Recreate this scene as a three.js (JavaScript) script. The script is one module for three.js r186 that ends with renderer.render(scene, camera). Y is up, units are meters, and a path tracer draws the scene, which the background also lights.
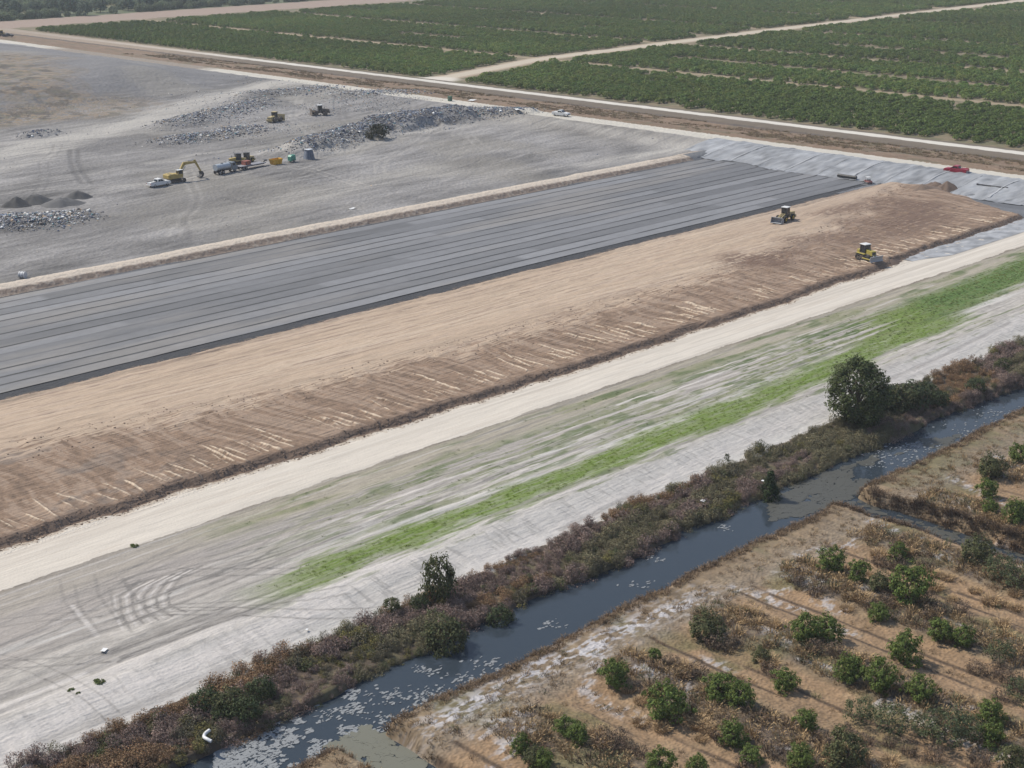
import * as THREE from 'three';
import { mergeGeometries } from 'three/addons/utils/BufferGeometryUtils.js';
import { RoundedBoxGeometry } from 'three/addons/geometries/RoundedBoxGeometry.js';

// ---------------------------------------------------------------- camera, sky, sun, exposure
// World: x = a (along the cell, right-forward), z = -b (b = left-forward), y up, metres. The drone hovers above the origin.
const scene = new THREE.Scene();
const UNIT = 1.38; // the site plan below is drawn in units of 1.38 m; machines are drawn in metres; all is set in metres at the end
const CAM_H = 48, FOCAL = 1451.39, PITCH = 0.323085, ROLL = -0.0082932, YAW = 0.80258;
const camera = new THREE.PerspectiveCamera(29.6389, 1024 / 768, 1, 8000);
const W = (a, y, b) => new THREE.Vector3(a, y, -b);
const fwdH = W(Math.cos(YAW), 0, Math.sin(YAW)), rightV = W(Math.sin(YAW), 0, -Math.cos(YAW)), upV = new THREE.Vector3(0, 1, 0);
const fwdV = fwdH.clone().multiplyScalar(Math.cos(PITCH)).addScaledVector(upV, -Math.sin(PITCH));
const upC = fwdH.clone().multiplyScalar(Math.sin(PITCH)).addScaledVector(upV, Math.cos(PITCH));
const camX = rightV.clone().multiplyScalar(Math.cos(ROLL)).addScaledVector(upC, Math.sin(ROLL));
const camY = upC.clone().multiplyScalar(Math.cos(ROLL)).addScaledVector(rightV, -Math.sin(ROLL));
camera.matrixAutoUpdate = true;
camera.position.set(0, CAM_H * UNIT, 0);
camera.quaternion.setFromRotationMatrix(new THREE.Matrix4().makeBasis(camX, camY, fwdV.clone().negate()));
scene.add(camera);

const sunDir = W(-0.35, 0, 1).normalize().multiplyScalar(Math.cos(0.84)).add(new THREE.Vector3(0, Math.sin(0.84), 0));
const SKY = { zenith: [0.29, 0.45, 0.76], low: [0.74, 0.79, 0.86] };
{
  const w = 256, h = 128, d = new Float32Array(w * h * 4);
  for (let y = 0; y < h; y++) for (let x = 0; x < w; x++) {
    const up = ((y + 0.5) / h - 0.5) * Math.PI, t = Math.pow(Math.max(0, Math.sin(up)), 0.42), o = (y * w + x) * 4;
    const ang = ((x + 0.5) / w - 0.5) * 2 * Math.PI, dx = Math.cos(ang) * Math.cos(up), dz = Math.sin(ang) * Math.cos(up);
    const c = Math.max(0, dx * sunDir.x + Math.sin(up) * sunDir.y + dz * sunDir.z), glow = 0.35 * Math.pow(c, 6);
    for (let k = 0; k < 3; k++) d[o + k] = (SKY.low[k] * (1 - t) + SKY.zenith[k] * t + glow) * 1.0;
    d[o + 3] = 1;
  }
  const tex = new THREE.DataTexture(d, w, h, THREE.RGBAFormat, THREE.FloatType);
  tex.mapping = THREE.EquirectangularReflectionMapping; tex.magFilter = THREE.LinearFilter; tex.needsUpdate = true;
  scene.background = tex; scene.environment = tex; scene.environmentIntensity = 0.54; scene.backgroundIntensity = 0.54;
}
const sun = new THREE.DirectionalLight(new THREE.Color(1, 0.925, 0.80), 3.8);
sun.position.copy(sunDir).multiplyScalar(800).add(W(220, 0, 276)); sun.target.position.copy(W(220, 0, 276));
sun.castShadow = true; sun.shadow.radius = 3; sun.shadow.mapSize.set(4096, 4096);
Object.assign(sun.shadow.camera, { left: -580, right: 580, top: 580, bottom: -580, near: 10, far: 2200 });
scene.add(sun, sun.target);
const renderer = new THREE.WebGLRenderer({ antialias: true });
renderer.toneMapping = THREE.LinearToneMapping;
renderer.toneMappingExposure = 1.36;
renderer.shadowMap.enabled = true;
scene.fog = new THREE.FogExp2(new THREE.Color(0.82, 0.86, 0.92), 0.00015);

// ---------------------------------------------------------------- helpers
function rng(seed) { let s = seed | 0; return () => { s = (s + 0x6d2b79f5) | 0; let t = Math.imul(s ^ (s >>> 15), 1 | s); t = (t + Math.imul(t ^ (t >>> 7), 61 | t)) ^ t; return ((t ^ (t >>> 14)) >>> 0) / 4294967296; }; }
const R0 = rng(11), TAB = new Float32Array(65536); for (let i = 0; i < 65536; i++) TAB[i] = R0();
function vn(x, y) {
  const ix = Math.floor(x), iy = Math.floor(y); let fx = x - ix, fy = y - iy;
  fx = fx * fx * (3 - 2 * fx); fy = fy * fy * (3 - 2 * fy);
  const r0 = (Math.imul(iy, 7919) + ix * 157), r1 = r0 + 7919;
  const A = TAB[r0 & 65535], B = TAB[(r0 + 157) & 65535], C = TAB[r1 & 65535], D = TAB[(r1 + 157) & 65535];
  return (A + (B - A) * fx) * (1 - fy) + (C + (D - C) * fx) * fy;
}
const fbm = (x, y, n = 3) => { let s = 0, w = 0.5, t = 0; for (let i = 0; i < n; i++) { s += w * vn(x, y); t += w; w *= 0.5; x = x * 2.03 + 17.1; y = y * 2.03 + 5.3; } return s / t; };
const fbc = (x, y, n) => { const v = 0.5 + (fbm(x, y, n) - 0.5) * 1.9; return v < 0 ? 0 : v > 1 ? 1 : v; }; // the same with more contrast
const clamp = (x, l = 0, h = 1) => (x < l ? l : x > h ? h : x);
const ss = (l, h, x) => { const t = clamp((x - l) / (h - l)); return t * t * (3 - 2 * t); };
const mix = (a, b, t) => a + (b - a) * t;
const pl = (tab, x) => { if (x <= tab[0][0]) return tab[0][1]; for (let i = 1; i < tab.length; i++) if (x < tab[i][0]) { const [x0, y0] = tab[i - 1], [x1, y1] = tab[i]; return y0 + (y1 - y0) * (x - x0) / (x1 - x0); } return tab[tab.length - 1][1]; };
const used = new Map();
function numbered(n) { const k = used.get(n) ?? 0; used.set(n, k + 1); return k ? n + '_' + String(k).padStart(3, '0') : n; }
function tag(o, label, category, group, kind) { o.userData.label = label; o.userData.category = category; if (group) o.userData.group = group; if (kind) o.userData.kind = kind; return o; }
function shade(o) { o.traverse((m) => { if (m.isMesh) { m.castShadow = true; m.receiveShadow = true; } }); return o; }
function top(o, name, label, category, group, kind) { o.name = numbered(name); tag(o, label, category, group, kind); scene.add(shade(o)); return o; }
function thing(name, label, category, group) { const g = new THREE.Group(); g.name = numbered(name); tag(g, label, category, group); scene.add(g); return g; }
function part(name, geo, material, parent) { const m = new THREE.Mesh(Array.isArray(geo) ? mergeGeometries(geo.map((g) => (g.index ? g.toNonIndexed() : g))) : geo, material); m.name = name; m.castShadow = m.receiveShadow = true; parent.add(m); return m; }
const mat = (r, g, b, rough = 0.8, metal = 0, o = {}) => new THREE.MeshStandardMaterial({ color: new THREE.Color().setRGB(r, g, b), roughness: rough, metalness: metal, ...o });

// ---------------------------------------------------------------- the lie of the land
const SOIL_END = [[98, 209], [104, 212], [108, 213.5], [113, 216], [118, 219], [126, 222.5], [131, 222], [137, 220]];
const SOIL_FRONT = [[20, 102.4], [44, 102.3], [67, 101.9], [97, 101.3], [130, 101.4], [165, 101.8], [173, 102.6], [180, 103.6], [230, 104]];
const soilFront = (a) => pl(SOIL_FRONT, a) + (fbm(a * 0.22, 3.3, 3) - 0.5) * 1.5 + (fbm(a * 1.1, 8.3, 2) - 0.5) * 0.5;
const soilBack = (a) => 135.7 + (fbm(a * 0.25, 41.3, 3) - 0.5) * 0.9;
const soilEnd = (b) => pl(SOIL_END, b) + (fbm(b * 0.4, 77.3, 3) - 0.5) * 2;
const crest = (a) => pl([[30, 122], [52, 119.5], [76, 114.2], [109, 112.4], [158, 112.8], [180, 117], [201, 124], [225, 131]], a);
const RR = rng(5), ridges = [], ridgeBin = new Map();
for (let a = 34; a < 218;) {
  const strong = RR();
  const r = { a, b0: 102.6 + RR() * 1.4, len: 2.6 + RR() * 5.2 * (0.5 + strong * 0.6), tilt: -0.10 + (RR() - 0.5) * 0.34, curve: (RR() - 0.5) * 0.02, h: 0.08 + 0.14 * strong, w: 0.10 + RR() * 0.11, strong };
  if (vn(a * 0.16, 2.2) > 0.22) { ridges.push(r); for (let k = Math.floor(a - 3); k <= a + 3; k++) { if (!ridgeBin.has(k)) ridgeBin.set(k, []); ridgeBin.get(k).push(r); } }
  a += 0.5 + RR() * 0.95;
}
function ridge(a, b) { // height and paleness of the windrows left between dozer passes
  let h = 0, p = 0; const L = ridgeBin.get(Math.floor(a)); if (!L) return [0, 0];
  for (const r of L) {
    const t = (b - r.b0) / r.len; if (t < -0.1 || t > 1.1) continue;
    const c = r.a + r.tilt * (b - r.b0) + r.curve * (b - r.b0) ** 2, d = (a - c) / r.w, e = Math.exp(-d * d) * ss(-0.1, 0.1, t) * ss(1.1, 0.6, t) * (0.6 + 0.8 * vn(b * 1.7, r.a));
    h += e * r.h; p = Math.max(p, e * (0.35 + 0.65 * r.strong));
  }
  return [h, p];
}
const ditchMask = (a, b) => { // two side ditches joining the canal
  const w1 = 1.35 + 0.5 * (vn(b * 0.5, 4) - 0.5), c1 = 99.2 + (fbm(b * 0.2, 3.1, 2) - 0.5) * 0.8, c2 = 46.9 - 0.25 * (60 - b) * 0.0 + (fbm(b * 0.3, 9.1, 2) - 0.5) * 0.6;
  return Math.max(ss(w1 + 1.0, w1, Math.abs(a - c1)), ss(2.3, 1.3, Math.abs(a - c2))) * ss(66, 63.5, b);
};
const WATER = -1.05;
const bankNear = (a) => 61.75 + (fbm(a * 0.13, 1.7, 3) - 0.5) * 1.0, bankFar = (a) => 68.0 + (fbm(a * 0.12, 9.7, 3) - 0.5) * 1.8 - ss(112, 150, a) * 2.0;
function hill(a, b) {
  const m = ss(316, 352, b + (fbm(a * 0.02, 2.2, 2) - 0.5) * 30 + (a - 170) * -0.22) * ss(244, 196, a) * ss(660, 560, b);
  return m * 5.6 + m * (fbm(a * 0.05, b * 0.05, 3) - 0.5) * 1.5;
}
function heap(a, b) { // banks of tipped waste
  let h = 0;
  for (const [a0, b0, a1, b1, w, hh] of HEAPS) {
    const dx = a1 - a0, dy = b1 - b0, t = clamp(((a - a0) * dx + (b - b0) * dy) / (dx * dx + dy * dy)), d = Math.hypot(a - a0 - dx * t, b - b0 - dy * t) / w;
    if (d < 1.4) h = Math.max(h, hh * ss(1.3, 0.2, d + (fbm(a * 0.35, b * 0.35, 2) - 0.5) * 0.7));
  }
  return h;
}
const HEAPS = [];
function hfun(a, b) {
  const rough = (fbm(a * 0.35, b * 0.35, 2) - 0.5);
  if (b < 74 && a < 205) {
    const side = Math.min(b - bankNear(a), bankFar(a) - b), can = ss(-0.4, 0.8, side);
    let h = rough * 0.14 - 0.25 * ss(60, 68, b);
    if (b < 62) { const k = Math.cos((a - 64.1) / 9.8 * 2 * Math.PI); h += (0.24 * k + 0.08) * ss(58.5, 56, b) + rough * 0.12; }
    h -= can * 1.75 + ditchMask(a, b) * 1.45 * ss(65, 63, b) * (1 - can);
    if (b > 68) h -= 0.5 * ss(76, 72, b) * (1 - can);
    return h;
  }
  if (b < 99 && a < 215) {
    let h = -0.75 * ss(79.5, 73, b) + rough * 0.1 + 0.12 * ss(94.6, 95.8, b);
    if (b < 95) h += (fbm(a * 0.25, b * 1.6, 2) - 0.5) * 0.14 * ss(78, 80, b) * ss(95, 94, b);
    h += (fbm(a * 2.2, b * 0.5, 2) - 0.5) * 0.16 * ss(80, 78, b);
    return h;
  }
  // perimeter berm on the far side
  let per;
  if (a < 240) per = 1.5 * ss(219, 232, a) ;
  else per = 1.5 - 1.45 * ss(240, 256, a) - 0.5 * Math.exp(-(((a - 261.5) / 1.6) ** 2)) + 0.12 * ss(263.5, 265, a);
  if (a > 232) per += rough * (a > 240 && a < 264 ? 0.35 : 0.06);
  if (a >= 246) return per + (a > 275 ? rough * 0.15 : 0);
  // landfill platform
  const bb = b + (fbm(a * 0.2, 31.7, 2) - 0.5) * 0.9;
  let L = 0.66 * ss(174.6, 176.2, bb) + 0.18 * Math.exp(-(((bb - 177.6) / 1.0) ** 2)) * ss(236, 225, a);
  if (b > 178) L += (fbm(a * 0.06, b * 0.06, 3) - 0.5) * 0.9 * ss(179, 186, b) * ss(245, 236, a) + rough * 0.22 * ss(178, 182, b) + hill(a, b) + (b < 330 ? heap(a, b) : 0);
  let h = Math.max(per, L);
  if (b < 140) {
    const s = Math.min(b - soilFront(a), soilBack(a) - b, soilEnd(b) - a);
    if (s > -0.2) {
      const c = crest(a), deck = ss(103, c, b), [rh] = b < 116 ? ridge(a, b) : [0];
      let t = ss(-0.1, 1.0, s) * (0.62 + 0.10 * fbm(a * 0.8, b * 0.8, 2)) + 0.55 * deck * ss(0, 3, s) - 0.80 * ss(c + 3, 135, b) * ss(0, 2, s);
      t += (fbm(a * 0.5, b * 1.8, 3) - 0.5) * 0.16 * (1 - 0.55 * deck) + rh * ss(0.3, 1.3, s);
      t += (fbm(a * 0.9, b * 0.9, 3) - 0.5) * 0.30 * ss(5.5, 0, Math.abs(b - c)) ;
      t += (fbm(a * 0.8, b * 1.1, 3) - 0.5) * 0.32 * ss(0.42, 0.62, fbm(a * 0.045, b * 0.09, 2)) * ss(130, 190, a);
      h = Math.max(h, 0.02 + t * (s < 0 ? 0 : 1));
    } else h += rough * 0.03;
    if (b < 104) h = Math.max(h, 0.11 + rough * 0.03);
  }
  return h;
}
// photo pixel -> point on the ground (direction from the pixel, distance from the land it meets)
function pixDir(u, v) { return fwdV.clone().addScaledVector(camX, (u - 512) / FOCAL).addScaledVector(camY, -(v - 384) / FOCAL); }
function P(u, v, level) {
  const d = pixDir(u, v); let h = level ?? 0.5, a = 0, b = 0;
  for (let i = 0; i < 14; i++) { const t = (CAM_H - h) / -d.y; a = d.x * t; b = -d.z * t; if (level !== undefined) break; h = mix(h, hfun(a, b), 0.8); }
  return { a, b, h: level ?? hfun(a, b) };
}
for (const [u0, v0, u1, v1, w, hh] of [[300, 149, 378, 128, 6, 2.2], [378, 127, 450, 116, 7, 2.9], [450, 113, 520, 112, 6, 1.6], [170, 124, 262, 100, 6, 1.0], [165, 139, 250, 127, 5.5, 0.9], [255, 92, 330, 88, 6, 0.8], [340, 94, 420, 92, 6, 0.9], [-10, 222, 72, 216, 5.5, 1.1], [28, 134, 48, 131, 3, 1.0]]) {
  const p = P(u0, v0, 1.3), q = P(u1, v1, 1.3); HEAPS.push([p.a, p.b, q.a, q.b, w, hh]);
}

// ---------------------------------------------------------------- ground colours: what the surface is made of at (a, b)
const STROKES = []; // worn tracks, spilled sand, stains: [channel, width m, alpha, [[u,v]..]] traced on the ground
const st = (ch, w, al, ...pts) => STROKES.push([ch, w, al, pts.map(([u, v]) => { const p = P(u, v); return [p.a, p.b]; })]);
// tracks and haul ways across the landfill (r = pale dust, g = dark, b = tan soil and dead grass)
st('r', 10, 1, [-20, 158], [40, 146], [100, 131], [140, 122], [180, 108], [220, 96], [262, 86], [300, 82]);
st('r', 6, 0.5, [-20, 175], [40, 158], [80, 142], [110, 130]); st('r', 5, 0.4, [-20, 145], [60, 140], [110, 128]);
st('r', 5, 0.55, [262, 152], [320, 147], [380, 136], [420, 128]); st('r', 4, 0.35, [380, 134], [450, 128], [520, 121]);
st('r', 5, 0.5, [480, 96], [540, 108], [600, 118], [680, 131], [730, 141]); st('r', 4, 0.5, [560, 122], [620, 134], [680, 148], [640, 158]);
st('r', 6, 0.45, [590, 165], [640, 155], [690, 145]); st('r', 3, 0.4, [150, 163], [200, 154], [260, 146]); st('r', 3, 0.3, [290, 96], [310, 108], [285, 118]);
st('g', 0.9, 0.7, [70, 150], [70, 160], [74, 172], [82, 184]); st('g', 0.9, 0.7, [78, 150], [78, 162], [84, 174], [92, 184]);
st('g', 1.3, 0.75, [0, 64], [14, 74], [28, 84], [48, 97], [66, 104]); st('g', 1.3, 0.6, [4, 63], [22, 75], [40, 90], [66, 103]);
st('g', 12, 0.45, [95, 146], [140, 142], [190, 146]); st('g', 14, 0.3, [60, 236], [140, 214], [230, 196]); st('r', 10, 0.35, [240, 214], [330, 192], [430, 170]); st('g', 4, 0.35, [95, 140], [140, 135], [180, 136]); st('g', 4, 0.35, [92, 155], [130, 150], [170, 148]); st('g', 5, 0.25, [230, 230], [320, 205], [420, 180]); st('g', 6, 0.2, [120, 225], [200, 200], [300, 185]);
st('g', 3, 0.3, [10, 176], [35, 174]); st('g', 1.2, 0.4, [225, 198], [256, 204]); st('g', 1, 0.4, [185, 222], [190, 240]);
st('b', 22, 0.8, [-20, 56], [10, 60], [26, 60]); st('b', 24, 0.8, [-20, 78], [10, 82], [16, 84]); st('b', 14, 0.85, [-20, 122], [20, 118], [36, 116]);
st('b', 20, 0.9, [-20, 66], [14, 70], [30, 74]); st('b', 16, 0.6, [84, 104], [106, 110], [126, 104]); st('b', 8, 0.4, [60, 118], [100, 116]); st('g', 10, 0.3, [40, 96], [60, 108], [90, 118]); st('g', 9, 0.35, [20, 108], [50, 112]); st('b', 3, 0.5, [150, 266], [160, 268], [175, 266]);
// sand verge: curved turns of machines and old wheel tracks
for (const k of [-2, -1, 0, 1, 2, 3, 4, 5, 6, 7]) st(k % 2 ? 'r' : 'g', 0.2, 0.7, [188 - k * 7, 570 + k * 2], [168 - k * 7, 580 + k * 2], [156 - k * 6, 596], [158 - k * 6, 608 + k], [172 - k * 7, 616 + k * 2]);
for (const [u, v] of [[60, 580], [75, 585], [95, 575], [110, 588]]) st('g', 0.25, 0.4, [u, v], [u + 4, v + 20], [u + 22, v + 44]);
st('r', 0.35, 0.7, [72, 606], [84, 620], [97, 636]); st('g', 0.3, 0.5, [126, 584], [134, 596], [146, 608]); st('g', 0.3, 0.5, [122, 578], [130, 588], [140, 580]);
st('g', 1.1, 0.7, [0, 698], [60, 676], [108, 656], [150, 636], [190, 622], [230, 614]); st('g', 0.6, 0.6, [92, 672], [150, 648], [200, 628], [256, 612], [300, 596]);
st('g', 0.5, 0.45, [0, 712], [50, 692]); st('g', 0.35, 0.5, [0, 610], [60, 592], [140, 565], [256, 528], [400, 488], [560, 442], [700, 402]);
st('g', 0.35, 0.55, [0, 668], [90, 636], [190, 600], [300, 552], [400, 514], [520, 468], [640, 430]); st('g', 0.35, 0.5, [120, 610], [220, 574], [330, 536], [440, 498]);
st('r', 2.0, 0.7, [0, 742], [100, 700], [200, 660], [300, 615], [330, 602]); st('r', 1.2, 0.5, [0, 760], [120, 716], [230, 670]);
st('g', 0.8, 0.4, [40, 742], [140, 706], [230, 668]); st('r', 1.1, 0.7, [300, 602], [400, 560], [500, 505], [560, 480]); st('r', 0.8, 0.6, [420, 528], [520, 492], [650, 436]);
st('r', 1.5, 0.6, [470, 570], [600, 508], [760, 436], [860, 392], [960, 350], [1024, 318]); st('g', 0.5, 0.5, [560, 530], [640, 492]); st('g', 0.5, 0.5, [840, 400], [930, 362], [1010, 322]);
st('g', 0.4, 0.4, [780, 372], [900, 328], [1010, 276]);
// grove: spilled white sand (r), ruts (g)
for (const L of [[[585, 690], [605, 705], [640, 720]], [[640, 668], [662, 676], [690, 690]], [[735, 588], [760, 596], [782, 590]], [[770, 632], [792, 640]], [[800, 578], [812, 588]], [[772, 602], [800, 610]], [[870, 520], [905, 535], [930, 542]], [[975, 545], [1005, 556], [1024, 566]], [[930, 492], [960, 502], [985, 512]], [[952, 478], [975, 490]], [[996, 455], [1012, 466]], [[985, 496], [1020, 510]],
  [[800, 555], [830, 548], [862, 540]], [[820, 600], [838, 610]], [[700, 660], [730, 668]], [[825, 625], [850, 634]], [[875, 700], [910, 714], [960, 738], [1010, 762]], [[960, 705], [985, 712]], [[600, 655], [590, 680]], [[530, 662], [560, 660], [600, 648]], [[440, 720], [500, 690], [560, 660], [640, 622], [690, 604]], [[480, 735], [500, 720], [520, 712]], [[500, 745], [530, 725]], [[495, 765], [510, 750]]]) st('r', 1.1, 0.62, ...L);
st('r', 3.2, 0.42, [430, 725], [500, 688], [580, 650], [660, 612], [700, 595]);
for (const off of [-0.75, 0.75]) for (const c of [49.4, 59.2, 69.0, 78.8, 88.6]) STROKES.push(['g', 0.32, 0.95, [[c + off, 57], [c + off, 50], [c + off, 40], [c + off, 24]]]);
for (const off of [-0.75, 0.75]) for (const c of [108.4, 118.2]) STROKES.push(['g', 0.4, 0.6, [[c + off, 57], [c + off, 40], [c + off, 24]]]);
// sand deck: dozer smears
for (const L of [[[40, 470], [140, 452], [256, 424]], [[100, 420], [200, 404], [300, 380]], [[330, 400], [440, 372], [520, 350]], [[550, 340], [640, 318], [740, 290]], [[560, 310], [640, 290]], [[700, 262], [790, 240]], [[420, 380], [500, 362]], [[620, 285], [700, 272]], [[0, 440], [90, 424]]]) st('g', 0.5, 0.4, ...L);
for (const L of [[[830, 212], [860, 206], [900, 212], [930, 205]], [[850, 222], [890, 222], [920, 214]], [[800, 240], [860, 236]], [[735, 256], [765, 258], [790, 250]], [[740, 264], [775, 262]], [[880, 200], [915, 204]], [[890, 232], [940, 216]]]) st('b', 5.5, 0.6, ...L);
st('r', 0.8, 0.8, [955, 220], [972, 214], [985, 210]); st('r', 3, 0.5, [620, 250], [720, 228], [800, 205], [870, 190]);

{ // worn wheel tracks: wandering pairs of ruts on landfill, sand deck, haul road and verge
  const q = rng(88), run = (ch, w, al, a, b, dir, len, step, bend, gauge) => { const L = [], M = []; let t = dir; for (let d = 0; d < len; d += step) { L.push([a - Math.sin(t) * gauge / 2, b + Math.cos(t) * gauge / 2]); M.push([a + Math.sin(t) * gauge / 2, b - Math.cos(t) * gauge / 2]); a += Math.cos(t) * step; b += Math.sin(t) * step; t += (q() - 0.5) * bend; } STROKES.push([ch, w, al, L]); if (gauge) STROKES.push([ch, w, al, M]); };
  for (let i = 0; i < 60; i++) run(q() < 0.5 ? 'g' : 'r', 0.4 + q() * 0.5, 0.12 + q() * 0.2, 90 + q() * 130, 186 + q() * 120, (q() < 0.75 ? 0.15 : 1.3) + (q() - 0.5) * 0.9, 25 + q() * 50, 4, 0.35, 1.6);
  for (let i = 0; i < 60; i++) run(q() < 0.5 ? 'g' : 'r', 0.25 + q() * 0.3, 0.3 + q() * 0.3, 30 + q() * 150, 114 + q() * 20, (q() - 0.5) * 0.1, 20 + q() * 50, 4, 0.06, 1.3);
  for (let i = 0; i < 34; i++) run(q() < 0.6 ? 'g' : 'r', 0.2 + q() * 0.25, 0.3 + q() * 0.35, 30 + q() * 110, 79 + q() * 15, (q() - 0.5) * 0.06, 20 + q() * 60, 4, 0.03, 1.3);
  for (let i = 0; i < 16; i++) run('g', 0.15 + q() * 0.15, 0.25 + q() * 0.3, 28 + q() * 30, 84 + q() * 9, -0.4 + (q() - 0.5) * 1.2, 8 + q() * 14, 2, 0.35, 1.1);
  for (let i = 0; i < 26; i++) run(q() < 0.6 ? 'g' : 'r', 0.25 + q() * 0.2, 0.25 + q() * 0.3, 25 + q() * 150, 96.2 + q() * 4.6, (q() - 0.5) * 0.012, 40 + q() * 60, 5, 0.008, 0);
}
const GREEN = (a, b) => { // how much grass grows on the verge at (a, b)
  const n = fbm(a * 0.07, b * 2.0, 3), f = fbm(a * 0.6, b * 5.0, 2);
  let g = 0;
  const c = 81.9 + 0.5 * Math.sin(a * 0.06) + ss(118, 150, a) * 1.2 - ss(62, 50, a) * 1.0, w = 1.4 + 0.8 * (fbm(a * 0.08, 4.4, 2) - 0.3) + ss(90, 130, a) * 0.2;
  g = ss(w + 1.0, w - 0.75, Math.abs(b - c) + (f - 0.5) * 1.9 + (fbm(a * 0.25, b * 0.8 + 3, 2) - 0.5) * 1.6) * ss(50, 60, a) * ss(158, 149, a + (n - 0.5) * 14) * (0.72 + 0.5 * (f - 0.2));
  const c3 = 88.1 + (a - 165) * 0.05; g = Math.max(g, ss(4.2, 1.2, Math.abs(b - c3) + (f - 0.5) * 2.6) * ss(139, 150, a + (n - .5) * 12) * 0.95);
  let d = 0.4 * g + ss(0.38, 0.60, n * 0.6 + f * 0.4) * ss(83.2, 84.6, b) * ss(93, 90.5, b) * ss(52, 72, a) * (0.75 + 0.35 * ss(90, 150, a));   // thin weeds along the wheel tracks
  d = Math.max(d, ss(0.50, 0.70, fbm(a * 0.11, b * 0.9 + 9, 3)) * ss(91.5, 92.6, b) * ss(95.4, 94.6, b) * 0.75 * ss(50, 66, a));
  d = Math.max(d, ss(0.56, 0.7, fbm(a * 0.2, b * 2.1 + 33, 3)) * ss(77.5, 78.5, b) * ss(81, 80, b) * 0.6 * ss(56, 66, a));
  return [g, d];
};
const ALB = 0.77; // tints below are relative; this brings them to real reflectances (dry sand about 0.45)
const C = [0, 0, 0, 0];  // r, g, b (linear), height for the bump
const set = (r, g, b) => { C[0] = r; C[1] = g; C[2] = b; };
const to = (r, g, b, t) => { if (t <= 0) return; if (t > 1) t = 1; C[0] += (r - C[0]) * t; C[1] += (g - C[1]) * t; C[2] += (b - C[2]) * t; };
const mul = (k) => { C[0] *= k; C[1] *= k; C[2] *= k; };
function col(a, b, mr, mg, mb) {
  const f1 = vn(a * 9, b * 9), f2 = fbm(a * 2.1, b * 2.1, 2), f3 = fbm(a * 0.35, b * 0.35, 3);
  C[3] = f1 * 0.35 + f2 * 0.65;
  if (a >= 238.6 - (f2 - 0.5) * 1.2) { far(a, b, f1, f2, f3); return; }
  if (b < 62.0 && a < 205) { grove(a, b, f1, f2, f3, mr, mg); return; }
  const vb = b + (f3 - 0.5) * 1.6 + (f2 - 0.5) * 0.9;
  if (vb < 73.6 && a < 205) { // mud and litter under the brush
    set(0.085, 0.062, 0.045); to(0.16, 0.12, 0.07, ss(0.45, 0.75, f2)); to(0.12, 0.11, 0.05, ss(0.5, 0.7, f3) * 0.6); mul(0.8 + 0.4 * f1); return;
  }
  const rb = b + (vn(a * 0.5, 1.5) - 0.5) * 0.5 + (vn(a * 3, 1.5) - 0.5) * 0.18;
  if (rb < 95.4 && a < 230) { verge(a, b, f1, f2, f3, mr, mg); return; }
  const low = b < 141, sf = low ? soilFront(a) : 0;
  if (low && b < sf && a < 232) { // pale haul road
    const s = fbm(a * 0.08, b * 2.2, 3), s2 = fbm(a * 0.5, b * 7, 2);
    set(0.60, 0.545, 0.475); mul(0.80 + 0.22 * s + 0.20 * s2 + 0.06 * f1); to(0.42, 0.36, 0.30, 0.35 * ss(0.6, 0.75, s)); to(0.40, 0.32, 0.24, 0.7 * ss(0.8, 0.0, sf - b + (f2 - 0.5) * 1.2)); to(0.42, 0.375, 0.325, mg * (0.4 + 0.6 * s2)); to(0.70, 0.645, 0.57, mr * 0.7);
    C[3] = s2 * 0.6 + f1 * 0.4; return;
  }
  const sb = low ? soilBack(a) : 0, se = low ? soilEnd(b) : 0;
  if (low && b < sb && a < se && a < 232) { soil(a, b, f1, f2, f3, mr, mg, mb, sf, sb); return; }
  if (b < 138.7 && a < 219) { set(0.04, 0.042, 0.048); to(0.20, 0.145, 0.105, ss(0.50, 0.62, f2) * ss(1.3, 0.1, b - sb)); return; }
  if (a >= 233.4 + (f3 - 0.5) * 1.2) { // pale perimeter track
    const s = fbm(b * 0.08, a * 1.6, 3); set(0.56, 0.525, 0.46); mul(0.80 + 0.28 * s + 0.12 * f1); to(0.24, 0.195, 0.155, ss(372, 382, b + f3 * 14) * ss(478, 462, b + f3 * 14) * 0.9); to(0.28, 0.24, 0.19, 0.5 * ss(0.55, 0.75, f2) * ss(238.6, 240, a)); return;
  }
  if (b < 174.9 || (b < 183 && a > 218 && b < 178)) { set(0.15, 0.155, 0.165); mul(0.9 + 0.2 * f2); return; }
  const bb = b + (fbm(a * 0.2, 31.7, 2) - 0.5) * 0.9 + (f2 - 0.5) * 0.5;
  if (bb < 179.0) { // dirt berm: dark scraped side, pale top
    set(0.25, 0.19, 0.15); mul(0.8 + 0.4 * f2); to(0.56, 0.48, 0.40, ss(175.7, 176.3, bb)); to(0.22, 0.16, 0.12, ss(205, 228, a + (f2 - 0.5) * 30) * 0.7); to(0.40, 0.35, 0.29, ss(0.6, 0.75, f2) * 0.5); mul(0.9 + 0.2 * f1); return;
  }
  // landfill cover
  const s = fbc(a * 0.07, b * 0.10, 4), s3 = fbc(a * 0.12 + b * 0.05, b * 0.8 - a * 0.10, 4);
  set(0.212, 0.202, 0.198); mul(0.42 + 0.60 * s + 0.52 * s3); mul(0.66 + 0.34 * f1 + 0.38 * f2);
  to(0.175, 0.172, 0.178, ss(318, 340, b + (a - 170) * -0.22 + (f3 - 0.5) * 20) * 0.75);
  to(0.27, 0.25, 0.22, ss(0.5, 0.72, fbm(a * 0.05 + 9, b * 0.05, 3)) * 0.5);
  to(0.30, 0.275, 0.24, ss(270, 245, b) * ss(212, 232, a) * 0.55 * (0.5 + s3));
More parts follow.
